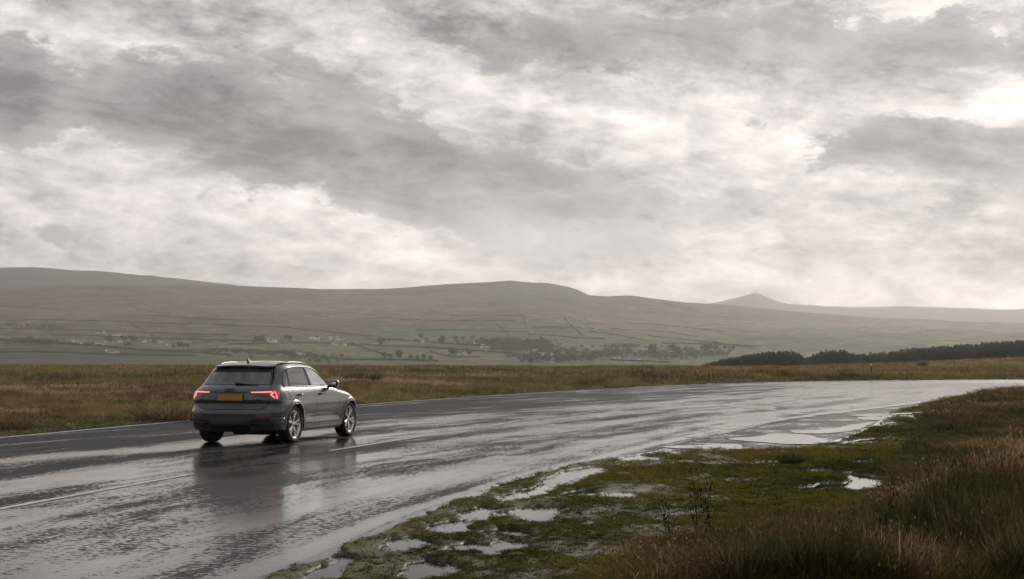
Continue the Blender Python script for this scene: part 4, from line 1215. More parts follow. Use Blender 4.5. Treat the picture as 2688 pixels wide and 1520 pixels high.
def lamp_mat(name, base, col, s):
    return simple(name, Base_Color=base, Roughness=0.15, Coat_Weight=1.0, Emission_Color=(*col, 1), Emission_Strength=s)
P_LENS = lamp_mat('tail_lens', (0.30, 0.010, 0.012), (0.9, 0.03, 0.03), 0.03)
P_LENSHOT = lamp_mat('tail_lens_lit', (0.40, 0.02, 0.02), (1.0, 0.05, 0.055), 0.28)
P_LED = lamp_mat('tail_light_bar', (0.8, 0.2, 0.2), (1.0, 0.22, 0.20), 1.25)
P_LENSDK = simple('dark_red_lens', Base_Color=(0.05, 0.004, 0.005), Roughness=0.15, Coat_Weight=1.0)

TH = R(16.2)
Pc = np.array(G(760, 1163))
hx, hy = math.sin(TH), math.cos(TH); lx_, ly_ = -math.cos(TH), math.sin(TH)
O = (Pc[0] - XR * hx + .80 * lx_, Pc[1] - XR * hy + .80 * ly_)
car = empty('car', (O[0], O[1], 0), R(90) - TH)
tag(car, 'dark grey five door sport utility vehicle driving away on the wet road, tail lights lit', 'car')

def arc(xc, r, a0, a1, n=14):
    return [(xc + r * math.cos(R(a0 + (a1 - a0) * i / n)), AZ + r * math.sin(R(a0 + (a1 - a0) * i / n))) for i in range(n + 1)]
def zline(z0, z1, n=10, q=.86): return [(seam_x(z0 + (z1 - z0) * i / n, q), z0 + (z1 - z0) * i / n) for i in range(n + 1)]
def topline(x0, x1, n=14, d=0.0):
    return [(x0 + (x1 - x0) * i / n, float(fZT(x0 + (x1 - x0) * i / n)) - d) for i in range(n + 1)]
xt = None
for xx in np.linspace(.3, .8, 400):              # where the side seam meets the roof edge
    if seam_x(float(fZT(xx))) <= xx: xt = float(xx); break
zt_ = float(fZT(xt))
DOOR_R = [(.88, 1.045), (.885, .98), (.92, .88), (1.00, .78), (1.10, .70)]         # shut line at the rear of the rear door
WQ = [(.585, 1.065), (.60, 1.14), (.70, 1.28), (.80, 1.365), (.93, 1.405)]
WTOP = [(1.10, 1.418), (1.40, 1.430), (1.74, 1.425), (1.95, 1.408), (2.11, 1.375), (2.27, 1.315), (2.43, 1.225), (2.58, 1.135), (2.70, 1.065)]
for s, sd_name in ((-1, 'right'), (1, 'left')):
    # dark inner shell: gaps between the panels and the door frames read as thin dark lines
    shell = patch(zline(.26, zt_ - .01) + topline(xt, 4.02, 30, .02) + [(4.02, .60), (4.02, .45)] + arc(XF, AR, 0, 180) [0:1] + arc(XF, AR, 0, 180) + [(XF - AR, .26), (XR + AR, .26)] + arc(XR, AR, 0, 180) + [(XR - AR, .26)], 'side', s, -.02, .08)
    panel('body_shell', shell, P_SHELL, car, 0)
    # quarter panel with the roof side rail
    qp = zline(.575, zt_, 16) + topline(xt + .01, 2.90, 26) + [(2.88, 1.035), (2.76, 1.055)] + WTOP[::-1] + WQ[::-1] + [(.70, 1.052)] + DOOR_R \
        + [p for p in arc(XR, AR + .02, 60, 180) if p[1] > .575] + [(XR - AR - .02, .575)]
    geo_side = patch(qp, 'side', s, 0, .035, .003)
    # its rear face beside the tailgate
    yz = [(s * .735, .655), (s * .735, .80), (s * .735, 1.0), (s * .712, 1.10), (s * .655, 1.25), (s * .600, 1.40)]
    zz = [seam_y(z) for z in np.linspace(.66, zt_, 14)]
    rp = yz + [(s * y, z) for y, z in list(zip(zz, np.linspace(.66, zt_, 14)))[::-1]]
    geo_rear = patch(rp, 'rear', s, 0, .035, .002)
    q_ = panel('quarter_panel', merge(geo_side, geo_rear), P_GREY, car, .012, .006)
    # doors
    rd = [(.885, 1.045), (1.855, 1.045), (1.865, .365), (1.262, .365)] + [p for p in arc(XR, AR + .02, 8, 58)] + DOOR_R[::-1][:-1]
    rdo = panel('rear_door', patch(rd, 'side', s, .001, .035, .004), P_GREY, car)
    fd = [(1.855, 1.045), (2.74, 1.045), (2.92, 1.0), (2.99, .90), (3.00, .365), (1.865, .365)]
    fdo = panel('front_door', patch(fd, 'side', s, .001, .035, .004), P_GREY, car)
    ff = [(2.77, 1.045)] + topline(2.93, 4.0, 14, .006) + [(4.0, .55)] + [(3.96, .50)] + [p for p in arc(XF, AR + .02, 22, 172)] + [(3.172, .365), (3.00, .365), (2.99, .90), (2.92, 1.0)]
    panel('front_fender', patch(ff, 'side', s, 0, .035, .004), P_GREY, car)
    sl = [(1.29, .362), (3.17, .362), (3.15, .262), (2.98, .25), (1.45, .25), (1.31, .258)]
    sill = panel('side_sill', patch(sl, 'side', s, .012, .03, .003), P_GREY, car, .03)
    strip_ = panel('sill_trim', patch([(1.285, .392), (3.165, .392), (3.16, .370), (1.29, .370)], 'side', s, .014, .05), P_TRIM, sill, .01)
    strip2 = panel('sill_trim', patch([(1.42, .262), (1.52, .300), (2.84, .300), (2.96, .262)], 'side', s, .018, .05), P_TRIM, sill, .006)
    rk = box((XR + XF) / 2, s * .80, .235, 1.95, .12, .05); link('rocker', rk, P_BLACK, car, smooth=False)
    # bumpers at the corners
    rb = [p for p in zline(.30, .57, 8)] + [(.49, .572)] + [p for p in arc(XR, AR + .02, 150, 188)] + [(.49, .27), (.40, .27)]
    # glass
    wq = [(.605, 1.072), (.622, 1.14), (.715, 1.272), (.802, 1.352), (.86, 1.378), (.845, 1.072)]
    panel('quarter_window', patch(wq, 'side', s, -.004, .04), P_GLASS, car)
    wr = [(.885, 1.072), (.905, 1.385), (1.10, 1.408), (1.40, 1.420), (1.655, 1.418), (1.76, 1.072)]
    panel('rear_door_window', patch(wr, 'side', s, -.004, .05), P_GLASS, rdo)
    wf = [(1.86, 1.072), (1.755, 1.414), (1.95, 1.395), (2.11, 1.362), (2.26, 1.303), (2.41, 1.217), (2.54, 1.135), (2.60, 1.085), (2.60, 1.072)]
    panel('front_door_window', patch(wf, 'side', s, -.004, .05), P_GLASSF, fdo)
    # bright line round the side windows, dark pillars
    ring = [(x, z) for x, z in [(.575, 1.058)] + WQ + WTOP + [(2.715, 1.058)]]
    rr = densify(ring, .05)[:]
    X = np.array([p[0] for p in rr]); Z = np.array([p[1] for p in rr])
    Yv = s * (side_y(X, Z) + .004)
    link('window_trim', tube(list(zip(X, Yv, Z)), .008, 6, closed=True), P_RAIL, car)
    for name, pp, pm in (('pillar', [(.848, 1.066), (.866, 1.385), (.902, 1.390), (.884, 1.066)], P_GLOSS), ('pillar', [(1.765, 1.066), (1.66, 1.42), (1.70, 1.42), (1.805, 1.066)], P_GLOSS),
                         ('pillar', [(1.812, 1.066), (1.707, 1.42), (1.75, 1.42), (1.855, 1.066)], P_RAIL), ('pillar', [(2.605, 1.066), (2.605, 1.09), (2.56, 1.14), (2.60, 1.115), (2.69, 1.066)], P_GLOSS)):
        panel(name, patch(pp, 'side', s, .002, .05), pm, car)
    # handles, sunk cups behind them
    for xh, dr in ((1.04, rdo), (2.02, fdo)):
        zh = .905; yb = float(side_y(np.array(xh + .09), np.array(zh)))
        h_ = link('door_handle', tube([(xh, s * (yb - .004), zh + .004), (xh + .035, s * (yb + .036), zh), (xh + .15, s * (yb + .040), zh - .002), (xh + .19, s * (yb - .004), zh)], [.013, .018, .018, .013], 8, .8), P_BADGE, dr)
    # wheel arch lip, slightly proud of the panels
    for xc in (XR, XF):
        lo, hi = (-2, 182)
        v, f = [], []
        N = 40
        for i in range(N + 1):
            a = R(lo + (hi - lo) * i / N)
            for r_, o in ((AR + .085, .001), (AR + .070, .016), (AR + .035, .022), (AR + .004, .014), (AR, -.05)):
                x_, z_ = xc + r_ * math.cos(a), AZ + r_ * math.sin(a)
                v.append((x_, s * (float(side_y(np.array(x_), np.array(max(z_, .27)))) + o), z_))
        for i in range(N):
            for k_ in range(4):
                q = (i * 5 + k_, i * 5 + k_ + 1, (i + 1) * 5 + k_ + 1, (i + 1) * 5 + k_)
                f.append(q if s > 0 else q[::-1])
        link('wheel_arch', pydata('wheel_arch', v, f), P_GREY, car)
        # dark wheel well
        v, f = [], []
        for i in range(21):
            a = R(-15 + 210 * i / 20)
            for y in (s * .89, s * .52): v.append((xc + .385 * math.cos(a), y, AZ + .385 * math.sin(a)))
        for i in range(20): f.append((i * 2, i * 2 + 1, i * 2 + 3, i * 2 + 2))
        b = len(v); v.append((xc, s * .52, AZ)); f += [(b, i * 2 + 1, i * 2 + 3) for i in range(20)]
        link('wheel_well', pydata('wheel_well', v, f), P_SHELL, car)
    # fuel flap on the right side only
    if s < 0:
        fl = [(.47, .975), (.68, .975), (.69, .86), (.65, .825), (.52, .825), (.475, .87)]
        X = np.array([p[0] for p in densify(fl, .03)]); Z = np.array([p[1] for p in densify(fl, .03)])
        link('fuel_flap', tube(list(zip(X, s * (side_y(X, Z) + .0005), Z)), .003, 5, closed=True), P_SHELL, q_)
    # roof rail
    pts = [(.78, .69, -.02), (.84, .69, .004), (1.0, .69, .018), (1.35, .69, .024), (1.75, .685, .022), (1.98, .68, .012), (2.12, .675, -.02)]
    rp_ = []
    for x_, fy, dz_ in densify([(a, c) for a, b, c in pts], 9) and pts:
        y_ = float(side_y(np.array(x_), fZT(x_))) * .945
        rp_.append((x_, s * y_, float(top_z(np.array(x_), np.array(y_))) + dz_))
    link('roof_rail', tube(rp_, [.010, .015, .017, .017, .017, .015, .010], 8), P_RAIL, car)
    # door mirror
    mx, my = 2.58, .965
    bm_ = box(mx + .04, s * my, 1.085, .12, .175, .125, .056, 5)
    mir = link('door_mirror', bm_, P_BLACK, car)
    cap = link('mirror_cap', box(mx + .060, s * (my + .004), 1.095, .12, .182, .118, .056, 5), P_GREY, mir)
    link('mirror_glass', box(mx - .021, s * my, 1.085, .010, .125, .080, .004, 1), P_MIRROR, mir)
    link('mirror_arm', tube([(mx + .09, s * .82, 1.035), (mx + .06, s * .90, 1.045), (mx + .05, s * .945, 1.055)], [.035, .03, .035], 8), P_BLACK, mir)
    # tail light: rear half and the half wrapping round the corner
    y1 = seam_y(.95)
    rl = [(s * .365, .988), (s * .70, 1.002), (s * y1, 1.006), (s * y1, .842), (s * .70, .868), (s * .52, .905), (s * .395, .955)]
    sx = seam_x(.95)
    sl_ = [(sx - .004, 1.006), (.295, 1.002), (.345, .985), (.345, .93), (.30, .865), (.245, .815), (sx - .004, .835)]
    tl = panel('tail_light', merge(patch(rl, 'rear', s, .008, .03), patch(sl_, 'side', s, .008, .03)), P_LENSDK, car, .02, .012)
    def lens(pr, ps, mat, off, nm):
        g = []
        if pr: g.append(patch([(s * a, b) for a, b in pr], 'rear', s, off, .03))
        if ps: g.append(patch(ps, 'side', s, off, .03))
        panel(nm, merge(*g), mat, tl, .004, .010)
    lens([(.385, .984), (.70, .997), (y1, 1.001), (y1, .905), (.70, .925), (.42, .948)], [(sx - .002, 1.001), (.29, .997), (.338, .982), (.338, .932), (.296, .872), (.243, .823), (.20, .835), (sx - .002, .90)], P_LENS, .011, 'lens')
    lens(None, [(sx + .01, .997), (.29, .992), (.332, .978), (.332, .935), (.292, .880), (.243, .832), (.222, .842), (.262, .90), (.262, .955), (.215, .985), (sx + .01, .985)], P_LENSHOT, .013, 'lens')
    # light bars: one long line and two chevrons
    lens([(.415, .972), (.70, .981), (y1, .984), (y1, .964), (.70, .960), (.43, .955)], [(sx - .001, .984), (.205, .983), (.235, .950), (.222, .942), (.198, .963), (sx - .001, .964)], P_LED, .0155, 'light_bar')
    lens(None, [(sx + .005, .955), (.178, .952), (.222, .862), (.206, .852), (.168, .925), (sx + .005, .935)], P_LED, .0155, 'light_bar')
    lens(None, [(.240, .985), (.256, .985), (.262, .940), (.255, .845), (.240, .838), (.238, .90), (.248, .945)], P_LED, .0155, 'light_bar')

def sym(pts): return pts + [(-y, z) for y, z in pts[::-1]]
# ---- roof, windscreen, bonnet
def toppoly(x0, x1, n=20, k_=.985):
    a = [(x0 + (x1 - x0) * i / n, float(side_y(np.array(x0 + (x1 - x0) * i / n), fZT(x0 + (x1 - x0) * i / n))) * k_) for i in range(n + 1)]
    return a + [(x, -y) for x, y in a[::-1]]
roof = panel('roof', patch(toppoly(.70, 2.16, 20, .995), 'top', 1, 0, .06, .002), P_GREY, car)
sp = panel('rear_spoiler', patch([(.475, .0), (.48, .30), (.50, .44), (.54, .53), (.59, .565), (.695, .625), (.695, -.625), (.59, -.565), (.54, -.53), (.50, -.44), (.48, -.30)], 'top', 1, .002, .04), P_GREY, car, .028)
link('brake_light', box(.500, 0, 1.432, .012, .30, .008), P_REFL, sp, smooth=False)
panel('windscreen', patch(toppoly(2.19, 2.93, 12, .93), 'top', 1, -.004, .06), P_GLASSF, car)
panel('bonnet', patch(toppoly(3.02, 4.22, 20, .97), 'top', 1, 0, .06, .003), P_GREY, car)
panel('scuttle', patch(toppoly(2.90, 3.05, 3, .96), 'top', 1, -.02, .06), P_BLACK, car)
# antenna fin on the roof
fx = .80; fz = float(top_z(np.array(fx), np.array(0.)))
fv = []
for z_, xa, xb, w_ in ((0, -.06, .12, .035), (.012, -.05, .10, .024), (.045, -.045, .02, .008), (.075, -.048, -.022, .003)):
    fv += [(fx + xa, 0 - w_ * .5, fz + z_), (fx + xa, w_ * .5, fz + z_), (fx + xb, w_ * .3, fz + z_), (fx + xb, -w_ * .3, fz + z_)]
ffc = [(i * 4 + k_, i * 4 + (k_ + 1) % 4, (i + 1) * 4 + (k_ + 1) % 4, (i + 1) * 4 + k_) for i in range(3) for k_ in range(4)] + [(12, 13, 14, 15)]
link('antenna_fin', pydata('antenna_fin', fv, ffc), P_BLACK, roof)
# ---- rear
TG = sym([(.0, .652), (.50, .652), (.60, .662), (.665, .70), (.725, .78), (.73, .86), (.73, 1.0), (.700, 1.098), (0.0, 1.098)][1:-1])
TG = [(y, z) for y, z in TG]
tg = panel('tailgate', patch(TG, 'rear', 1, .001, .035, .003), P_GREY, car)
link('crease', tube([(float(rear_x(y, .965)) - .004, y, .965 + .003 * 0) for y in np.linspace(-.36, .36, 16)], .007, 6), P_SHELL, tg)  # shade of the crease put in as a thin black line
panel('recess_shade', patch(sym([(.60, .672), (.655, .71), (.70, .752)]), 'rear', 1, .0025, .05), simple('recess_shade_paint', Base_Color=(0.040, 0.041, 0.046), Metallic=0.4, Roughness=0.35, Coat_Weight=0.8), tg, .003)  # darker copy of the body paint stands in for shade in the recess
rwg = sym([(.650, 1.105), (.638, 1.18), (.585, 1.33), (.548, 1.415)])
panel('rear_window', patch(rwg, 'rear', 1, .0, .05), P_GLASS, car)
for sgn in (1, -1):
    panel('spoiler_side', patch([(sgn * .655, 1.108), (sgn * .690, 1.105), (sgn * .640, 1.25), (sgn * .585, 1.41), (sgn * .552, 1.415), (sgn * .590, 1.33), (sgn * .642, 1.18)], 'rear', sgn, .004, .03), P_GLOSS, car, .008)
# spoiler's shade on the rear glass, put in as a black band
panel('spoiler_shadow_band', patch(sym([(.582, 1.335), (.555, 1.405), (.540, 1.425)]), 'rear', 1, .006, .05), P_VENTSHADE, car, .004).name = 'painted_shade_band'
# wiper
wz = 1.105
wp_ = [(float(rear_x(y, z)) - .03, y, z) for y, z in ((-.03, 1.128), (-.10, 1.124), (-.30, 1.108), (-.48, 1.105))]
wip = link('rear_wiper', tube(wp_, [.030, .022, .012, .006], 8, .7), P_BLACK, car)
# plate, rings, badges
def on_rear(y, z, o): return float(rear_x(np.array(y), np.array(z))) - o
pz, px_ = .868, on_rear(0, .868, .016)
plate = link('number_plate', box(px_, -.008, pz, .012, .52, .112, .003, 1), P_PLATE, car, smooth=False)
link('plate_band', box(px_ - .0068, .24, pz, .002, .030, .106), simple('plate_blue', Base_Color=(0.10, 0.11, 0.20), Roughness=0.4), plate, smooth=False)
link('plate_surround', box(px_ + .004, -.008, pz, .012, .545, .135, .004, 1), P_BLACK, plate, smooth=False)
emb = empty('emblem'); emb.parent = car
for k_ in range(4):
    yc = (.0 + .072 - k_ * .048); zc = 1.000
    ring = link('ring', tube([(on_rear(yc, zc + .031 * math.sin(g),   .016), yc + .031 * math.cos(g), zc + .031 * math.sin(g)) for g in np.linspace(0, 2 * math.pi, 24, endpoint=False)], .0042, 6, closed=True), P_BADGE, emb)
def text(body, y, z, size, name, parent):
    cu = bpy.data.curves.new(name, 'FONT'); cu.body = body; cu.size = size; cu.extrude = .004; cu.align_x = 'CENTER'
    tmp = bpy.data.objects.new('tmp', cu); COL.objects.link(tmp)
    dg = bpy.context.evaluated_depsgraph_get(); me = bpy.data.meshes.new_from_object(tmp.evaluated_get(dg))
    bpy.data.objects.remove(tmp)
    M = Matrix(((0, 0, -1), (-1, 0, 0), (0, 1, 0))).to_4x4()
    me.transform(Matrix.Translation((on_rear(y, z + size * .35, .016), y, z)) @ M)
    return link(name, me, P_BADGE, parent, smooth=False)
text('Q3', .60, .80, .060, 'badge', tg)
text('35 TDI', -.575, .80, .046, 'badge', tg)
# bumper: upper painted body, black lower part with two vents, reflectors
BU = [(.0, .645), (.51, .645), (.605, .655), (.675, .70), (.735, .775), (.735, .85)]
top_r = BU[1:]
def bump_poly(s):
    zs = np.linspace(.855, .395, 14)
    seam = [(s * seam_y(z), float(z)) for z in zs]
    return [(0, .645)] + [(s * y, z) for y, z in top_r] + seam + [(s * .74, .392), (s * .44, .392), (s * .40, .362), (0, .362)]
gs = []
for s in (-1, 1):
    gs.append(patch(bump_poly(s), 'rear', s, 0, .035))
    zq = zline(.395, .575, 8)
    pl = zq + [(.485, .578)] + [p for p in arc(XR, AR + .03, 148, 172)] + [(.49, .385)]
    gs.append(patch(pl, 'side', s, 0, .035))
bumper = panel('rear_bumper', merge(*gs), P_GREY, car, .012, .006)
for s in (-1, 1):
    # lower corner, dark
    sy = [(s * seam_y(z), float(z)) for z in np.linspace(.385, .27, 6)]
    g1 = patch([(s * .40, .357), (s * .44, .385), (s * .74, .385)] + sy + [(s * .40, .245)], 'rear', s, -.004, .04)
    g2 = patch(zline(.27, .385, 5) + [(.485, .378), (.50, .27)], 'side', s, .004, .04)
    lowc = panel('lower_corner', merge(g1, g2), P_GREY, bumper, .01, .012)
    # vent with its raised frame
    ven = [(s * .43, .455), (s * .50, .475), (s * .76, .478), (s * .80, .40), (s * .79, .345), (s * .50, .330), (s * .42, .372)]
    ve = panel('vent', patch(ven, 'rear', s, .006, .04), P_VENTSHADE, bumper, .012)
    vp = densify(ven, .05)
    link('vent_frame', tube([(on_rear(y, z, .010), y, z) for y, z in vp], .007, 6, closed=True), P_RAIL, ve)
    link('vent_blade', tube([(on_rear(y, .405, .014), y, .405) for y in np.linspace(s * .42, s * .79, 8)], .008, 6), P_RAIL, ve)
    ex_ = [(s * .50, .365), (s * .74, .372), (s * .78, .34), (s * .75, .30), (s * .53, .295)]
    link('exhaust_trim', tube([(on_rear(y, z, .012), y, z) for y, z in densify(ex_, .05)], .008, 6, closed=True), P_RAIL, bumper)
    panel('reflector', patch([(s * .545, .535), (s * .80, .548), (s * .80, .527), (s * .555, .514)], 'rear', s, .008, .04), P_REFL, bumper, .004)
    # crease running from the reflector to the wheel arch
    xs_ = np.linspace(seam_x(.50) , .50, 8)
    link('bumper_blade', tube([(x_, s * (float(side_y(np.array(x_), np.array(.485))) + .006), .485 - .01 * k_ / 8) for k_, x_ in enumerate(xs_)], .010, 6), P_GREY, bumper)
link('bumper_crease_shade', tube([(on_rear(y, .545, .003), y, .545) for y in np.linspace(-.52, .52, 14)], .006, 6), P_SHELL, bumper)  # black tube draws the shade along the bumper fold
panel('diffuser', patch([(-.40, .357), (.40, .357), (.44, .29), (.40, .235), (-.40, .235), (-.44, .29)], 'rear', 1, -.012, .05), P_BLACK, car, .02)
link('underbody', box(2.2, 0, .30, 3.7, 1.30, .14, .03, 2), P_SHELL, car)
link('rear_silencer', box(.55, -.25, .235, .35, .75, .13, .05, 3), P_BLACK, car)
link('inner_shell', box(1.85, 0, .70, 2.9, 1.45, .56, .05, 2), P_SHELL, car)
link('cabin_shell', box(1.55, 0, 1.14, 1.5, 1.18, .42, .12, 3), P_SHELL, car)
panel('back_shell', patch(sym([(.70, .30), (.76, .55), (.74, .9), (.66, 1.10), (.57, 1.40)]), 'rear', 1, -.03, .1), P_SHELL, car, 0)
# front end
panel('front_bumper', merge(patch([(-.62, .60), (.62, .60), (.62, .24), (-.62, .24)], 'nose', 1, 0, .06), patch(sym([(.80, .24), (.80, .62)]), 'nose', 1, -.002, .08)), P_GREY, car)
panel('grille', patch(sym([(.38, .42), (.52, .70), (.42, .80)]), 'nose', 1, .006, .06), P_VENTSHADE, car)
for s in (-1, 1):
    panel('headlight', patch([(s * .50, .72), (s * .78, .76), (s * .78, .66), (s * .56, .64)], 'nose', s, .006, .05), P_GLASSF, car)
# ---- wheels
def lathe(prof, n=48):
    "profile (axial y, radius) turned about the y axis"
    v, f = [], []
    for i in range(n):
        a = 2 * math.pi * i / n
        v += [(r_ * math.cos(a), y, r_ * math.sin(a)) for y, r_ in prof]
    m_ = len(prof)
    for i in range(n):
        for k_ in range(m_ - 1):
            a, b = i * m_ + k_, ((i + 1) % n) * m_ + k_
            f.append((a, b, b + 1, a + 1))
    return v, f
RT = .355
tyre_v = lathe([(-.095, .255), (-.112, .270), (-.120, .30), (-.114, .332), (-.095, .350), (-.050, RT), (.050, RT), (.095, .350), (.114, .332), (.120, .30), (.112, .270), (.095, .255), (.05, .245), (-.05, .245), (-.095, .255)])
tyre_m = pydata('tyre', *tyre_v)
barrel = lathe([(-.100, .262), (-.104, .250), (-.086, .238), (.06, .215), (.10, .24)])     # axial -: outer side
rim_m = pydata('rim', *barrel)
disc_m = pydata('brake_disc', *lathe([(-.015, .0), (-.015, .165), (.01, .165)], 32))
def spoke_mesh():
    v, f = [], []
    for r_, hw, y0, y1_ in ((.035, .030, -.075, -.04), (.10, .022, -.082, -.045), (.17, .020, -.088, -.05), (.246, .027, -.096, -.06)):
        for w_, y in ((-hw, y0 + .008), (-hw * .45, y0), (hw * .45, y0), (hw, y0 + .008), (hw, y1_), (-hw, y1_)): v.append((w_, y, r_))
    for i in range(3):
        for k_ in range(6): f.append((i * 6 + k_, i * 6 + (k_ + 1) % 6, (i + 1) * 6 + (k_ + 1) % 6, (i + 1) * 6 + k_))
    return v, f
sv, sf = spoke_mesh()
hub_m = pydata('hub_cap', *lathe([(-.088, .0), (-.088, .028), (-.080, .040), (-.04, .045)], 20))
for m_, mm in ((tyre_m, P_TYRE), (rim_m, P_RIM), (disc_m, P_DISC), (hub_m, P_RIM)):
    m_.materials.append(mm); m_.polygons.foreach_set('use_smooth', [True] * len(m_.polygons))
spoke_ms = {}
def put(name, me, parent, rot=0):
    o = bpy.data.objects.new(name, me); COL.objects.link(o); o.parent = parent; return o
wi = 0
for s in (-1, 1):
    for xc in (XR, XF):
        wheel = put('wheel', tyre_m, car)
        wheel.location = (xc, s * .805, RT); wheel.rotation_euler = (0, R(11 + 17 * wi), 0 if s < 0 else math.pi)
        wi += 1
        put('rim', rim_m, wheel); put('brake_disc', disc_m, wheel); put('hub_cap', hub_m, wheel)
        for k_ in range(5):
            for dd in (-13, 13):
                key = (k_, dd)
                if key not in spoke_ms:
                    a = R(72 * k_ + dd * .9); b_ = R(dd * .25)
                    ca, sa = math.cos(a), math.sin(a)
                    vv = []
                    for (x_, y_, z_) in sv:
                        t_ = (z_ - .035) / .21
                        x2 = x_ * (1) + math.tan(R(dd)) * (z_ - .0) * .0 + (-1 if dd > 0 else 1) * (1 - t_) * .012
                        vv.append((x2 * ca + z_ * sa, y_, -x2 * sa + z_ * ca))
                    me = pydata('spoke', vv, sf); me.materials.append(P_RIM); spoke_ms[key] = me
                put('spoke', spoke_ms[key], wheel)
        if s < 0 or True:
            pass
# wheel hubs' dark back so nothing shows through
for s in (-1, 1):
    for xc in (XR, XF):
        v, f = lathe([(0, .0), (0, .235)], 24)
        o = link('wheel_back', pydata('wheel_back', [(x_ + xc, y_ + s * .745, z_ + RT) for x_, y_, z_ in v], f), P_SHELL, car)
for xc in (XF + .37,):
    link('mud_flap', box(xc + .02, -.80, .33, .02, .16, .14, .01, 1), P_BLACK, car)
# ================================================================== GRASS, RUSHES AND OTHER PLANTS
def plant_mat(name, stops, trans=0.35, rough=0.6, world_scale=0.25, dark=(0.6, 1.25), wet=0.3):
    "colour: broad patches over the ground plus a tone of each tuft and of each blade"
    m, t = material(name)
    stops = [(q_, (c_[0] * 1.0, c_[1] * 0.97, c_[2] * 0.92)) for q_, c_ in stops]
    p = t.new('ShaderNodeNewGeometry').outputs['Position']
    tone = t.new('ShaderNodeAttribute', attribute_type='INSTANCER', attribute_name='tone').outputs['Fac']
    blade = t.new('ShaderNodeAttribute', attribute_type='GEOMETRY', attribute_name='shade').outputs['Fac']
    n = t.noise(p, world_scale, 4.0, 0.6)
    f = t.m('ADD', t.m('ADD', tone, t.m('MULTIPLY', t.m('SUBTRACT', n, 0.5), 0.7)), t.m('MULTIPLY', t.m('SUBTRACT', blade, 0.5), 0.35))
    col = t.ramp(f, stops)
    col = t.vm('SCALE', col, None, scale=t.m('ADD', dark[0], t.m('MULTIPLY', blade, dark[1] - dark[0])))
    d = t.bsdf(Base_Color=col, Roughness=rough, Specular_IOR_Level=wet)
    tr = t.new('ShaderNodeBsdfTranslucent'); t.put(tr.inputs[0], col)
    mx = t.new('ShaderNodeMixShader'); mx.inputs[0].default_value = trans
    t.t.links.new(d, mx.inputs[1]); t.t.links.new(tr.outputs[0], mx.inputs[2])
    t.out(mx.outputs[0])
    return m
MOOR_STOPS = [(0.0, (0.030, 0.036, 0.014)), (0.10, (0.085, 0.095, 0.038)), (0.22, (0.150, 0.145, 0.050)), (0.38, (0.230, 0.170, 0.055)), (0.50, (0.215, 0.135, 0.058)), (0.62, (0.150, 0.085, 0.045)), (0.75, (0.060, 0.038, 0.024)), (0.90, (0.380, 0.285, 0.160))]
MOOR_STOPS = [(p_, tuple(1.12 * q for q in c_)) for p_, c_ in MOOR_STOPS]
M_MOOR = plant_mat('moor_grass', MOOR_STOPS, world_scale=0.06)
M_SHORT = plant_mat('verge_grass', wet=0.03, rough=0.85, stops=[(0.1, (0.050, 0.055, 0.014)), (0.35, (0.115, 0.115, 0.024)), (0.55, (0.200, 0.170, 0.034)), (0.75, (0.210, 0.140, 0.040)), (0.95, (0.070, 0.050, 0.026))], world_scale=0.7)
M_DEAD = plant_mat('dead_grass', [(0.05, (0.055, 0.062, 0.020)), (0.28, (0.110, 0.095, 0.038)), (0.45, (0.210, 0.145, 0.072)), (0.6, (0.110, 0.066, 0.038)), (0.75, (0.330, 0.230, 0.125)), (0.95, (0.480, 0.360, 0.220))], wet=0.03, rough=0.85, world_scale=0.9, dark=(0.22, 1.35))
M_RUSH = plant_mat('rush_green', [(0.1, (0.020, 0.028, 0.012)), (0.6, (0.040, 0.050, 0.018)), (0.95, (0.120, 0.090, 0.045))], world_scale=1.0, dark=(0.5, 1.3))

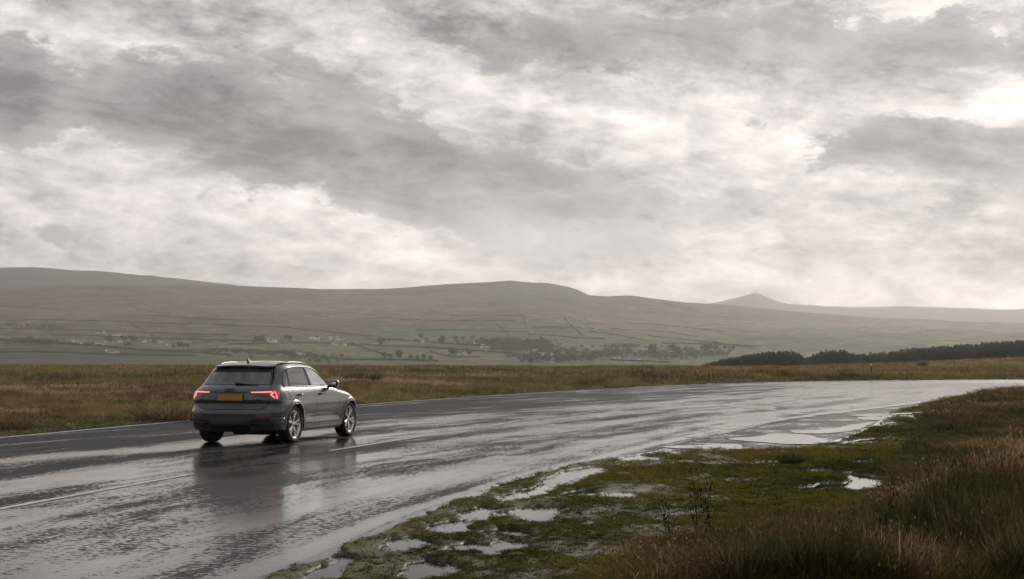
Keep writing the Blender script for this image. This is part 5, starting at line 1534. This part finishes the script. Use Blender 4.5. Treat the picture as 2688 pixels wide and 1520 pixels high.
def tuft_mesh(seed, n, h, spread, width, lean=0.5, droop=0.35, hvar=0.5, heads=0.0):
    r = np.random.RandomState(seed)
    V_, F_, S_ = [], [], []
    for i in range(n):
        a = r.rand() * 6.283; rad = spread * math.sqrt(r.rand()) * 0.5
        bx, by = math.cos(a) * rad, math.sin(a) * rad
        ln = lean * (0.25 + r.rand()) * (0.4 + rad / (spread * .5 + 1e-6)); da = a + r.randn() * 0.7
        hh = h * (1 - hvar * r.rand()); wd = width * (0.6 + 0.8 * r.rand())
        px_, py_ = -math.sin(da + r.randn()), math.cos(da + r.randn())
        b = len(V_)
        segs = [(0, 1.0), (0.45, 0.85), (0.8, 0.55)]
        for (q, ww) in segs:
            off = ln * hh * q ** 1.7; z = hh * q * (1 - droop * ln * q * 0.6)
            x, y = bx + math.cos(da) * off, by + math.sin(da) * off
            V_ += [(x - px_ * wd * ww / 2, y - py_ * wd * ww / 2, z - (0.03 * h if q == 0 else 0)), (x + px_ * wd * ww / 2, y + py_ * wd * ww / 2, z - (0.03 * h if q == 0 else 0))]
        off = ln * hh; V_.append((bx + math.cos(da) * off, by + math.sin(da) * off, hh * (1 - droop * ln * 0.7)))
        F_ += [(b, b + 1, b + 3, b + 2), (b + 2, b + 3, b + 5, b + 4), (b + 4, b + 5, b + 6)]
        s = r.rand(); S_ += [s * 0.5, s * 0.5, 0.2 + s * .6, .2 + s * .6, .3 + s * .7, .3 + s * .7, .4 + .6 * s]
        if r.rand() < heads:
            c = Vector(V_[-1]); b = len(V_); k = width * 1.5
            V_ += [c + Vector((k, 0, 0)), c + Vector((-k * .5, k, 0)), c + Vector((-k * .5, -k, 0)), c + Vector((0, 0, k * 2.6)), c - Vector((0, 0, k * 1.2))]
            F_ += [(b, b + 1, b + 3), (b + 1, b + 2, b + 3), (b + 2, b, b + 3), (b + 1, b, b + 4), (b + 2, b + 1, b + 4), (b, b + 2, b + 4)]
            S_ += [0.9] * 5
    me = pydata('tuft', V_, F_)
    at_ = me.attributes.new('shade', 'FLOAT', 'POINT'); at_.data.foreach_set('value', S_)
    return me

def source(name, meshes, mat):
    c = bpy.data.collections.new(name)
    for i, me in enumerate(meshes):
        me.materials.append(mat)
        o = bpy.data.objects.new('tuft_source', me); c.objects.link(o)
    return c

def scatter(name, label, pts, scl, rot, tone, src):
    "ONE object: every point carries a tuft"
    me = bpy.data.meshes.new(name)
    n = len(pts)
    me.vertices.add(n); me.vertices.foreach_set('co', np.asarray(pts, np.float32).reshape(-1))
    for nm, ty, dat in (('scl', 'FLOAT_VECTOR', scl), ('rot', 'FLOAT_VECTOR', rot)):
        a = me.attributes.new(nm, ty, 'POINT'); a.data.foreach_set('vector', np.asarray(dat, np.float32).reshape(-1))
    a = me.attributes.new('tone', 'FLOAT', 'POINT'); a.data.foreach_set('value', np.asarray(tone, np.float32))
    a = me.attributes.new('pick', 'INT', 'POINT'); a.data.foreach_set('value', np.random.RandomState(n).randint(0, 64, n).astype(np.int32))
    o = bpy.data.objects.new(name, me); COL.objects.link(o)
    ng = bpy.data.node_groups.new(name, 'GeometryNodeTree')
    ng.interface.new_socket('Geometry', in_out='INPUT', socket_type='NodeSocketGeometry')
    ng.interface.new_socket('Geometry', in_out='OUTPUT', socket_type='NodeSocketGeometry')
    N = ng.nodes; L = ng.links
    gi, go = N.new('NodeGroupInput'), N.new('NodeGroupOutput')
    ci = N.new('GeometryNodeCollectionInfo'); ci.inputs['Collection'].default_value = src
    ci.inputs['Separate Children'].default_value = True; ci.inputs['Reset Children'].default_value = True
    ip = N.new('GeometryNodeInstanceOnPoints'); ip.inputs['Pick Instance'].default_value = True
    def attr(nm, ty):
        a_ = N.new('GeometryNodeInputNamedAttribute'); a_.data_type = ty; a_.inputs['Name'].default_value = nm
        return a_.outputs['Attribute']
    e2r = N.new('FunctionNodeEulerToRotation')
    L.new(attr('rot', 'FLOAT_VECTOR'), e2r.inputs[0])
    L.new(gi.outputs[0], ip.inputs['Points']); L.new(ci.outputs[0], ip.inputs['Instance'])
    L.new(attr('pick', 'INT'), ip.inputs['Instance Index'])
    L.new(e2r.outputs[0], ip.inputs['Rotation']); L.new(attr('scl', 'FLOAT_VECTOR'), ip.inputs['Scale'])
    L.new(ip.outputs[0], go.inputs[0])
    md = o.modifiers.new('scatter', 'NODES'); md.node_group = ng
    tag(o, label, kind='stuff')
    return o
rs = np.random.RandomState(3)
def rots(n, tilt=.12): return np.stack([rs.randn(n) * tilt, rs.randn(n) * tilt, rs.rand(n) * 6.283], 1)

# ---- moor on the far side of the road
def spread(n, u0, u1, y0, y1):
    u = rs.uniform(u0, u1, n); Y = np.exp(rs.uniform(math.log(y0), math.log(y1), n))
    return u * Y, Y
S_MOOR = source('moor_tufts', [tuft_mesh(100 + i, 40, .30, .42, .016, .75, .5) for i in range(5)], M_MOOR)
X, Y = spread(120000, -0.40, 0.40, 26, 400)
dl = -side_of(LEs, X, Y)
keep = dl > 0.30
X, Y, dl = X[keep], Y[keep], dl[keep]
px_ = 1344 + FPX * X / Y
keep = (px_ > -120) & (px_ < 2800)
X, Y, dl = X[keep], Y[keep], dl[keep]
Z = near_z(X, Y) - 0.01
patchy = fbm(X / 5.0, Y / 7.0, 4)
near_road = 1 - smoothstep(dl + 2.2 * fbm(X / 3.0, Y / 4.0, 3), 2.2, 6.0)
tone = np.clip(0.44 + 1.05 * fbm(X / 12.0, Y / 8.0 + 5, 4, .62) + 0.10 * rs.randn(len(X)), 0, 1)
tone = tone * (1 - near_road) + near_road * (0.17 + 0.10 * rs.randn(len(X)))
band = smoothstep(fbm(X / 160.0 + 9, Y / 28.0, 3), 0.02, 0.22) * smoothstep(Y, 70, 130)
tone = tone * (1 - band * .75) + 0.20 * band
tan_ = (rs.rand(len(X)) < 0.05 + 0.10 * (patchy > .22)); tone = np.where(tan_, 0.88, tone)
rushy = smoothstep(fbm(X / 5.0 + 60, Y / 8.0, 4, .6), .20, .30) * (dl > 3) * (Y < 150)
tone = tone * (1 - rushy) + rushy * np.where(rs.rand(len(X)) < .6, .06, .75)
k = np.clip(Y / 75.0, 0.55, 3.2)
hz = (0.30 + 0.75 * smoothstep(dl, 0.6, 4.0)) * (0.7 + 0.9 * np.clip(patchy + .25, 0, 1)) * (1 + .0016 * np.minimum(Y, 250)) * (1 + .25 * rushy)
sc = np.stack([k, k, hz * np.clip(k, .8, 1.5)], 1) * (0.75 + 0.5 * rs.rand(len(X)))[:, None]
scatter('moor_grass', 'rough brown and olive moor grass beyond the road', np.stack([X, Y, Z], 1), sc, rots(len(X)), tone, S_MOOR)

# ---- short wet grass of the verge
S_SHORT = source('verge_tufts', [tuft_mesh(200 + i, 34, .034, .11, .0055, 1.2, .5) for i in range(5)], M_SHORT)
X, Y = spread(230000, -0.24, 0.42, 9.3, 98)
g = side_of(GE, X, Y)
keep = g > 0.0
X, Y, g = X[keep], Y[keep], g[keep]
Z = verge_z(X, Y)
keep = (Z > 0.020) | ((Z > 0.006) & (rs.rand(len(X)) < .25))
# bare muddy places
bare = fbm(X / 1.4 + 40, Y / 2.2, 4)
keep &= (bare < 0.26) | (rs.rand(len(X)) < .25)
keep &= (g > .25) | (rs.rand(len(X)) < .5)
X, Y, Z, g = X[keep], Y[keep], Z[keep], g[keep]
tone = np.clip(0.42 + 0.55 * fbm(X / 1.7, Y / 3.0 + 3, 4) + 0.12 * rs.randn(len(X)), 0, 1)
tone = np.where(rs.rand(len(X)) < .03, .95, tone)
k = np.clip(Y / 16.0, 0.75, 4.5)
hz = (0.65 + 0.9 * smoothstep(g, .8, 4.5)) * np.clip(k, .8, 2.0) * (0.55 + .45 * smoothstep(Z, .02, .06))
sc = np.stack([k, k, hz], 1) * (0.7 + 0.6 * rs.rand(len(X)))[:, None]
scatter('verge_grass', 'short wet green grass of the verge', np.stack([X, Y, Z - .004], 1), sc, rots(len(X), .2), tone, S_SHORT)

# ---- tall dead grass, docks and rushes in the right foreground and on the bank
TALL = np.array([G(*p) for p in [(1640, 1660), (1660, 1520), (1740, 1480), (1880, 1458), (2040, 1440), (2200, 1425), (2330, 1400), (2450, 1350), (2560, 1290), (2700, 1230), (2900, 1180)]])
S_TALL = source('tall_tufts', [tuft_mesh(300 + i, 46, .50, .30, .0066, .62, .45, .60, .06) for i in range(5)]
                + [tuft_mesh(310 + i, 22, .54, .30, .0042, .30, .2, .5, .40) for i in range(2)], M_DEAD)
X, Y = spread(60000, 0.04, 0.42, 9.4, 70)
tl_ = side_of(TALL, X, Y)
keep = tl_ > 0
X, Y, tl_ = X[keep], Y[keep], tl_[keep]
clump = fbm(X / .9 + 7, Y / 1.5, 4)
far = smoothstep(Y, 15.5, 19.0)
pr = np.where(Y < 16.5, .13, .07) + 0.6 * smoothstep(clump, .02, .28) * np.where(Y < 16.5, 1, .5)
keep = rs.rand(len(X)) < pr
X, Y, tl_, clump, far = X[keep], Y[keep], tl_[keep], clump[keep], far[keep]
Z = verge_z(X, Y)
keep = Z > .02
X, Y, tl_, clump, far, Z = X[keep], Y[keep], tl_[keep], clump[keep], far[keep], Z[keep]
tone = np.clip(0.42 + 0.9 * fbm(X / .9, Y / 1.6 + 3, 4) + 0.17 * rs.randn(len(X)) - .08 * far, 0, 1)
hz = (0.45 + 0.75 * smoothstep(tl_, 0, 1.2)) * (0.75 + 1.1 * np.clip(clump + .15, 0, .6)) * (1 - .42 * far)
hz *= 1 - .35 * smoothstep(11.0 - Y, -.3, 1.2)
k = np.clip(Y / 14.0, .8, 3.0)
sc = np.stack([k, k, hz], 1) * (0.8 + 0.4 * rs.rand(len(X)))[:, None]
scatter('tall_grass', 'tall dead brown grass and seed heads in the near corner', np.stack([X, Y, Z - .01], 1), sc, rots(len(X), .13), tone, S_TALL)

# bank beside the bend: low olive turf with brown patches
BANK = np.array([G(*p) for p in [(2200, 1420), (2290, 1330), (2370, 1240), (2400, 1170), (2440, 1100), (2520, 1062), (2600, 1036), (2690, 1020), (2900, 1004)]])
S_BANK = source('bank_tufts', [tuft_mesh(330 + i, 44, .24, .32, .0075, .8, .5) for i in range(4)], M_DEAD)
X, Y = spread(30000, 0.14, 0.42, 13, 80)
b_ = side_of(BANK, X, Y)
cl_ = fbm(X / 1.6 + 3, Y / 3.2, 4)
keep = (b_ > 0) & (verge_z(X, Y) > .02) & (rs.rand(len(X)) < .20 + .8 * smoothstep(cl_, -.10, .15))
X, Y, b_, cl_ = X[keep], Y[keep], b_[keep], cl_[keep]
tone = np.clip(0.10 + 0.50 * smoothstep(cl_, .08, .34) + 0.10 * rs.randn(len(X)), 0, 1)
k = np.clip(Y / 18.0, .9, 3.2)
sc = np.stack([k, k, (.30 + 0.9 * np.clip(cl_ + .1, 0, .5)) * np.clip(k, 1, 1.8)], 1) * (.75 + .5 * rs.rand(len(X)))[:, None]
scatter('bank_grass', 'low olive and brown grass on the bank beside the bend', np.stack([X, Y, verge_z(X, Y) - .01], 1), sc, rots(len(X)), tone, S_BANK)

# under-storey of green grass between the dead stems
S_GREEN = source('green_tufts', [tuft_mesh(400 + i, 40, .20, .26, .0075, .7, .4) for i in range(4)], M_SHORT)
X, Y = spread(26000, 0.03, 0.42, 9.3, 75)
tl_ = side_of(TALL, X, Y)
keep = (tl_ > -0.1) & (verge_z(X, Y) > .02)
X, Y = X[keep], Y[keep]
tone = np.clip(0.30 + 0.5 * fbm(X / 1.5, Y / 2.0 + 13, 3) + 0.15 * rs.randn(len(X)), 0, 1)
k = np.clip(Y / 14.0, .9, 3.4)
sc = np.stack([k, k, .8 + .5 * rs.rand(len(X))], 1)
scatter('undergrowth', 'dark green grass under the dead stems', np.stack([X, Y, verge_z(X, Y) - .01], 1), sc, rots(len(X)), tone, S_GREEN)

# ---- single clumps one can point at
def single(name, mesh, loc, s, rz, mat, tone, label, cat, group=None):
    m2 = mesh.copy(); m2.materials.clear(); m2.materials.append(mat)
    o = bpy.data.objects.new(name, m2); COL.objects.link(o)
    o.location = loc; o.scale = s; o.rotation_euler = (0, 0, rz)
    tag(o, label, cat, group)
    return o
def solid_plant(name, stops):
    m, t = material(name)
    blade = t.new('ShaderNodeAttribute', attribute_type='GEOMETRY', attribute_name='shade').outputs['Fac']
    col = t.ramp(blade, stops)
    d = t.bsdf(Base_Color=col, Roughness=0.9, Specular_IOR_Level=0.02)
    tr = t.new('ShaderNodeBsdfTranslucent'); t.put(tr.inputs[0], col)
    mx = t.new('ShaderNodeMixShader'); mx.inputs[0].default_value = .35
    t.t.links.new(d, mx.inputs[1]); t.t.links.new(tr.outputs[0], mx.inputs[2]); t.out(mx.outputs[0])
    return m
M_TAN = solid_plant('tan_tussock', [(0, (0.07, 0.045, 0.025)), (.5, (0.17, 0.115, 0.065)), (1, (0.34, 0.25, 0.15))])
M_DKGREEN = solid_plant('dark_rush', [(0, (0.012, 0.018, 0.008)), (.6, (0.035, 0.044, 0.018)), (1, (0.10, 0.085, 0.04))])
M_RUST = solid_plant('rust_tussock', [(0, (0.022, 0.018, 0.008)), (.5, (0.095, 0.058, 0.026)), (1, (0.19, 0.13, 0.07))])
BIG = [tuft_mesh(500 + i, 420, .55, .95, .013, .75, .45, .5) for i in range(3)]
STRAIGHT = [tuft_mesh(510 + i, 420, .60, .80, .012, .35, .25, .5, .06) for i in range(3)]
CL = [ # px, py base, mesh set, material, scale xy, scale z, label
 (455, 1103, BIG, M_TAN, 2.0, 1.15, 'big pale tan tussock on the far verge left of the car'),
 (15, 1128, BIG, M_TAN, 1.5, 1.0, 'pale grass tussock at the picture edge on the far verge'),
 (90, 1108, STRAIGHT, M_DKGREEN, 1.9, .40, 'low dark rush patch between the two pale tussocks'),
 (590, 1062, STRAIGHT, M_DKGREEN, 2.2, 1.0, 'dark green rush clump just behind the pale tussock'),
 (400, 1060, BIG, M_TAN, 2.2, .8, 'loose straw coloured grass behind the big tussock'),
 (250, 1075, BIG, M_RUST, 2.6, .7, 'low rusty tussock on the far verge far left'),
 (680, 1052, STRAIGHT, M_DKGREEN, 2.4, .9, 'dark rush clump left of the car hidden partly by it'),
 (955, 1026, STRAIGHT, M_DKGREEN, 2.2, .85, 'dark rush clump in front of the bonnet of the car'),
 (1085, 1028, STRAIGHT, M_DKGREEN, 2.4, .5, 'low dark green clump beyond the road right of the car'),
 (1170, 1018, BIG, M_RUST, 3.0, .8, 'brown tussock beyond the road right of the green clump'),
 (1272, 1014, STRAIGHT, M_DKGREEN, 2.0, .7, 'small dark clump on the far verge near mid picture'),
 (1410, 1003, STRAIGHT, M_DKGREEN, 3.2, .5, 'dark low clump on the moor under the village'),
 (1000, 1000, BIG, M_RUST, 3.5, 1.0, 'rusty grass mound behind the front of the car'),
]
for i, (px, py, ms, mt, sx_, sz_, lab) in enumerate(CL):
    x, y = G(px, py)
    single('rush_clump' if mt is M_DKGREEN else 'tussock', ms[i % 3], (x, y, float(near_z(x, y)) - .02), (sx_, sx_ * .8, sz_), i * 1.3, mt, .5, lab, 'rushes' if mt is M_DKGREEN else 'tussock', 'clumps along the far verge')
CR = [
 (2470, 1330, BIG, M_RUST, 1.0, .62, 'rounded brown tussock right of the bright puddle'),
 (2665, 1330, BIG, M_TAN, 1.0, .70, 'pale topped tussock at the right picture edge'),
 (2590, 1275, STRAIGHT, M_DKGREEN, .8, .40, 'small dark green tuft behind the brown tussocks'),
 (2350, 1345, STRAIGHT, M_DKGREEN, .7, .40, 'green tuft at the edge of the dead grass near the puddle'),
 (2525, 1235, BIG, M_RUST, 1.1, .60, 'broad reddish tussock on the slope of the bank'),
 (2450, 1215, BIG, M_RUST, 1.0, .45, 'small rusty tussock low on the bank'),
 (2530, 1105, BIG, M_RUST, 1.5, .75, 'brown tussock on top of the bank by the road'),
 (2630, 1062, BIG, M_RUST, 1.6, .60, 'rusty tussock where the bank meets the road'),
 (2405, 1160, STRAIGHT, M_DKGREEN, .6, .45, 'small dark tuft at the foot of the bank by the lay-by'),
 (2082, 1182, STRAIGHT, M_DKGREEN, .5, .30, 'tiny dark tuft beside the big white puddle'),
]
for i, (px, py, ms, mt, sx_, sz_, lab) in enumerate(CR):
    x, y = G(px, py, .2)
    single('rush_clump' if mt is M_DKGREEN else 'tussock', ms[i % 3], (x, y, float(verge_z(np.array([x]), np.array([y]))[0]) - .02), (sx_, sx_ * .8, sz_), i * 1.3, mt, .5, lab, 'rushes' if mt is M_DKGREEN else 'tussock', 'clumps on the near verge and bank')

# bare stalks standing out of the dead grass
M_STALK = solid_plant('dark_stalk', [(0, (0.03, 0.02, 0.014)), (1, (0.05, 0.034, 0.022))])
def stalk(px, top, h, lean, forks, label):
    Yd = EYE_D = 0
    x, y = G(px, 1490)
    z0 = float(verge_z(np.array([x]), np.array([y]))[0]) - .02
    root_pts = [(0, 0, 0), (lean * .2, .02, h * .35), (lean * .55, .03, h * .7), (lean, .05, h)]
    V_, F_ = [], []
    def add(pts, r):
        me = tube(pts, [r * (1 - .7 * i / (len(pts) - 1)) for i in range(len(pts))], 5)
        b = len(V_); V_.extend([tuple(v.co) for v in me.vertices]); F_.extend([[q + b for q in p.vertices] for p in me.polygons])
        bpy.data.meshes.remove(me)
    add(root_pts, .0045)
    r = random.Random(int(px))
    for i in range(forks):
        q = .35 + .5 * r.random(); bx, bz = lean * q, h * q; d = r.choice((-1, 1)) * (.03 + .06 * r.random())
        add([(bx, .02, bz), (bx + d * .6, .03, bz + .06), (bx + d, .02, bz + .15)], .0028)
    for i in range(7 * forks):
        q = .45 + .55 * r.random(); c = Vector((lean * q + r.uniform(-.03, .03), .03, h * q)); k_ = .006
        b = len(V_); V_.extend([tuple(c + Vector(d) * k_) for d in ((1, 0, 0), (0, 1, 0), (-1, 0, 0), (0, 0, 2), (0, 0, -2))])
        F_.extend([[b, b + 1, b + 3], [b + 1, b + 2, b + 3], [b + 2, b, b + 3], [b + 1, b, b + 4], [b, b + 2, b + 4]])
    o = link('dead_stalk', pydata('dead_stalk', V_, F_), M_STALK, smooth=False)
    o.location = (x, y, z0)
    tag(o, label, 'dead stalk', 'bare stalks in the near dead grass')
stalk(1838, 1250, .70, -.06, 3, 'tallest thin bare stalk, leftmost of the pair rising above the dead grass')
stalk(1850, 1290, .62, .05, 2, 'shorter forked stalk just right of the tallest one')
stalk(1880, 1310, .58, -.11, 4, 'leaning dark stalk with seed heads right of the pair')
stalk(1765, 1320, .52, -.05, 5, 'branching dark dock stalk at the left end of the dead grass')
stalk(2040, 1300, .50, .02, 2, 'straight dark stalk in the middle of the dead grass')
stalk(2330, 1400, .62, .04, 3, 'pale bent stalk in the lower right of the dead grass')

# ---- posts and bushes on the far moor
M_POST = flat_mat('weathered_post', (0.04, 0.034, 0.03), 0.8, (0.08, 0.07, 0.06), 8.0)
M_POSTW = flat_mat('white_post_top', (0.65, 0.64, 0.62), 0.6)
def post(px, py_top, Yd, r0, label, cat, name, white=False, group=None):
    X_ = (px - 1344) / FPX * Yd
    zg = float(near_z(np.array([X_]), np.array([Yd]))[0])
    top = EYE + (HOR - py_top) * Yd / FPX
    root = empty(name, (X_, Yd, zg))
    h = top - zg
    link('shaft', tube([(0, 0, -.2), (0.01, 0, h * .5), (0, 0, h * (.86 if white else 1))], [r0, r0 * .95, r0 * .9], 8), M_POST, root)
    if white: link('cap', tube([(0, 0, h * .86), (0, 0, h)], [r0 * 1.05, r0 * 1.0], 8), M_POSTW, root)
    tag(root, label, cat, group)
post(2287, 955, 136, .075, 'tall thin marker post with pale top beyond the far road edge', 'marker post', 'marker_post', True)
for px, pt, Yd, lab in ((2036, 984, 150, 'short dark stake leftmost on the right moor'), (2133, 986, 150, 'short stake between the first stake and the tall post'), (2176, 988, 148, 'lowest stake just left of the tall post'),
                        (2575, 984, 150, 'short stake at the right, left of its neighbour'), (2587, 985, 150, 'short stake at the right, between two others'), (2613, 986, 150, 'last short stake towards the right edge')):
    post(px, pt, Yd, .05, lab, 'stake', 'stake', group='stakes on the far moor')
def bush(px, py, Yd, w_, h_, mat, label):
    X_ = (px - 1344) / FPX * Yd
    z = EYE + (HOR - py) * Yd / FPX
    v, f = crown_mesh(int(px), 'round')
    v2, f2 = crown_mesh(int(px) + 7, 'round')
    V_ = [(q.x * w_ / .46 / 2, q.y * w_ / .46 / 2, (q.z - .24) * h_ / .76) for q in v] + [(q.x * w_ / .46 / 2 * .8, q.y * w_ / .92, (q.z - .3) * h_ / .8) for q in v2]
    F_ = f + [tuple(i + len(v) for i in q) for q in f2]
    root = empty('bush', (X_, Yd, z))
    link('foliage', pydata('foliage', V_, F_), mat, root, smooth=False)
    link('stem', tube([(0, 0, -.3), (.02, 0, h_ * .6)], [.06, .03], 6), M_BARK, root)
    tag(root, label, 'bush', 'bushes on the moor')
bush(1927, 978, 260, 1.6, .9, M_RUST, 'small dark bush on the skyline of the moor under the conifers')
bush(2418, 982, 200, 1.9, 1.7, M_BARE, 'thin grey bush right of the tall marker post')
bush(2438, 986, 200, 2.6, .9, M_BARE, 'low spreading scrub right of the thin grey bush')
bush(2310, 966, 280, 1.2, 1.0, M_BARE, 'tiny faint bush on the rise behind the marker post')
bush(1125, 966, 330, 1.4, .7, M_RUST, 'left of two tiny bushes on the edge of the moor')
bush(1313, 965, 330, 2.2, .6, M_RUST, 'right of two tiny bushes on the edge of the moor')
bush(860, 968, 320, 1.6, .8, M_RUST, 'tiny bush on the moor edge just above the mirror of the car')
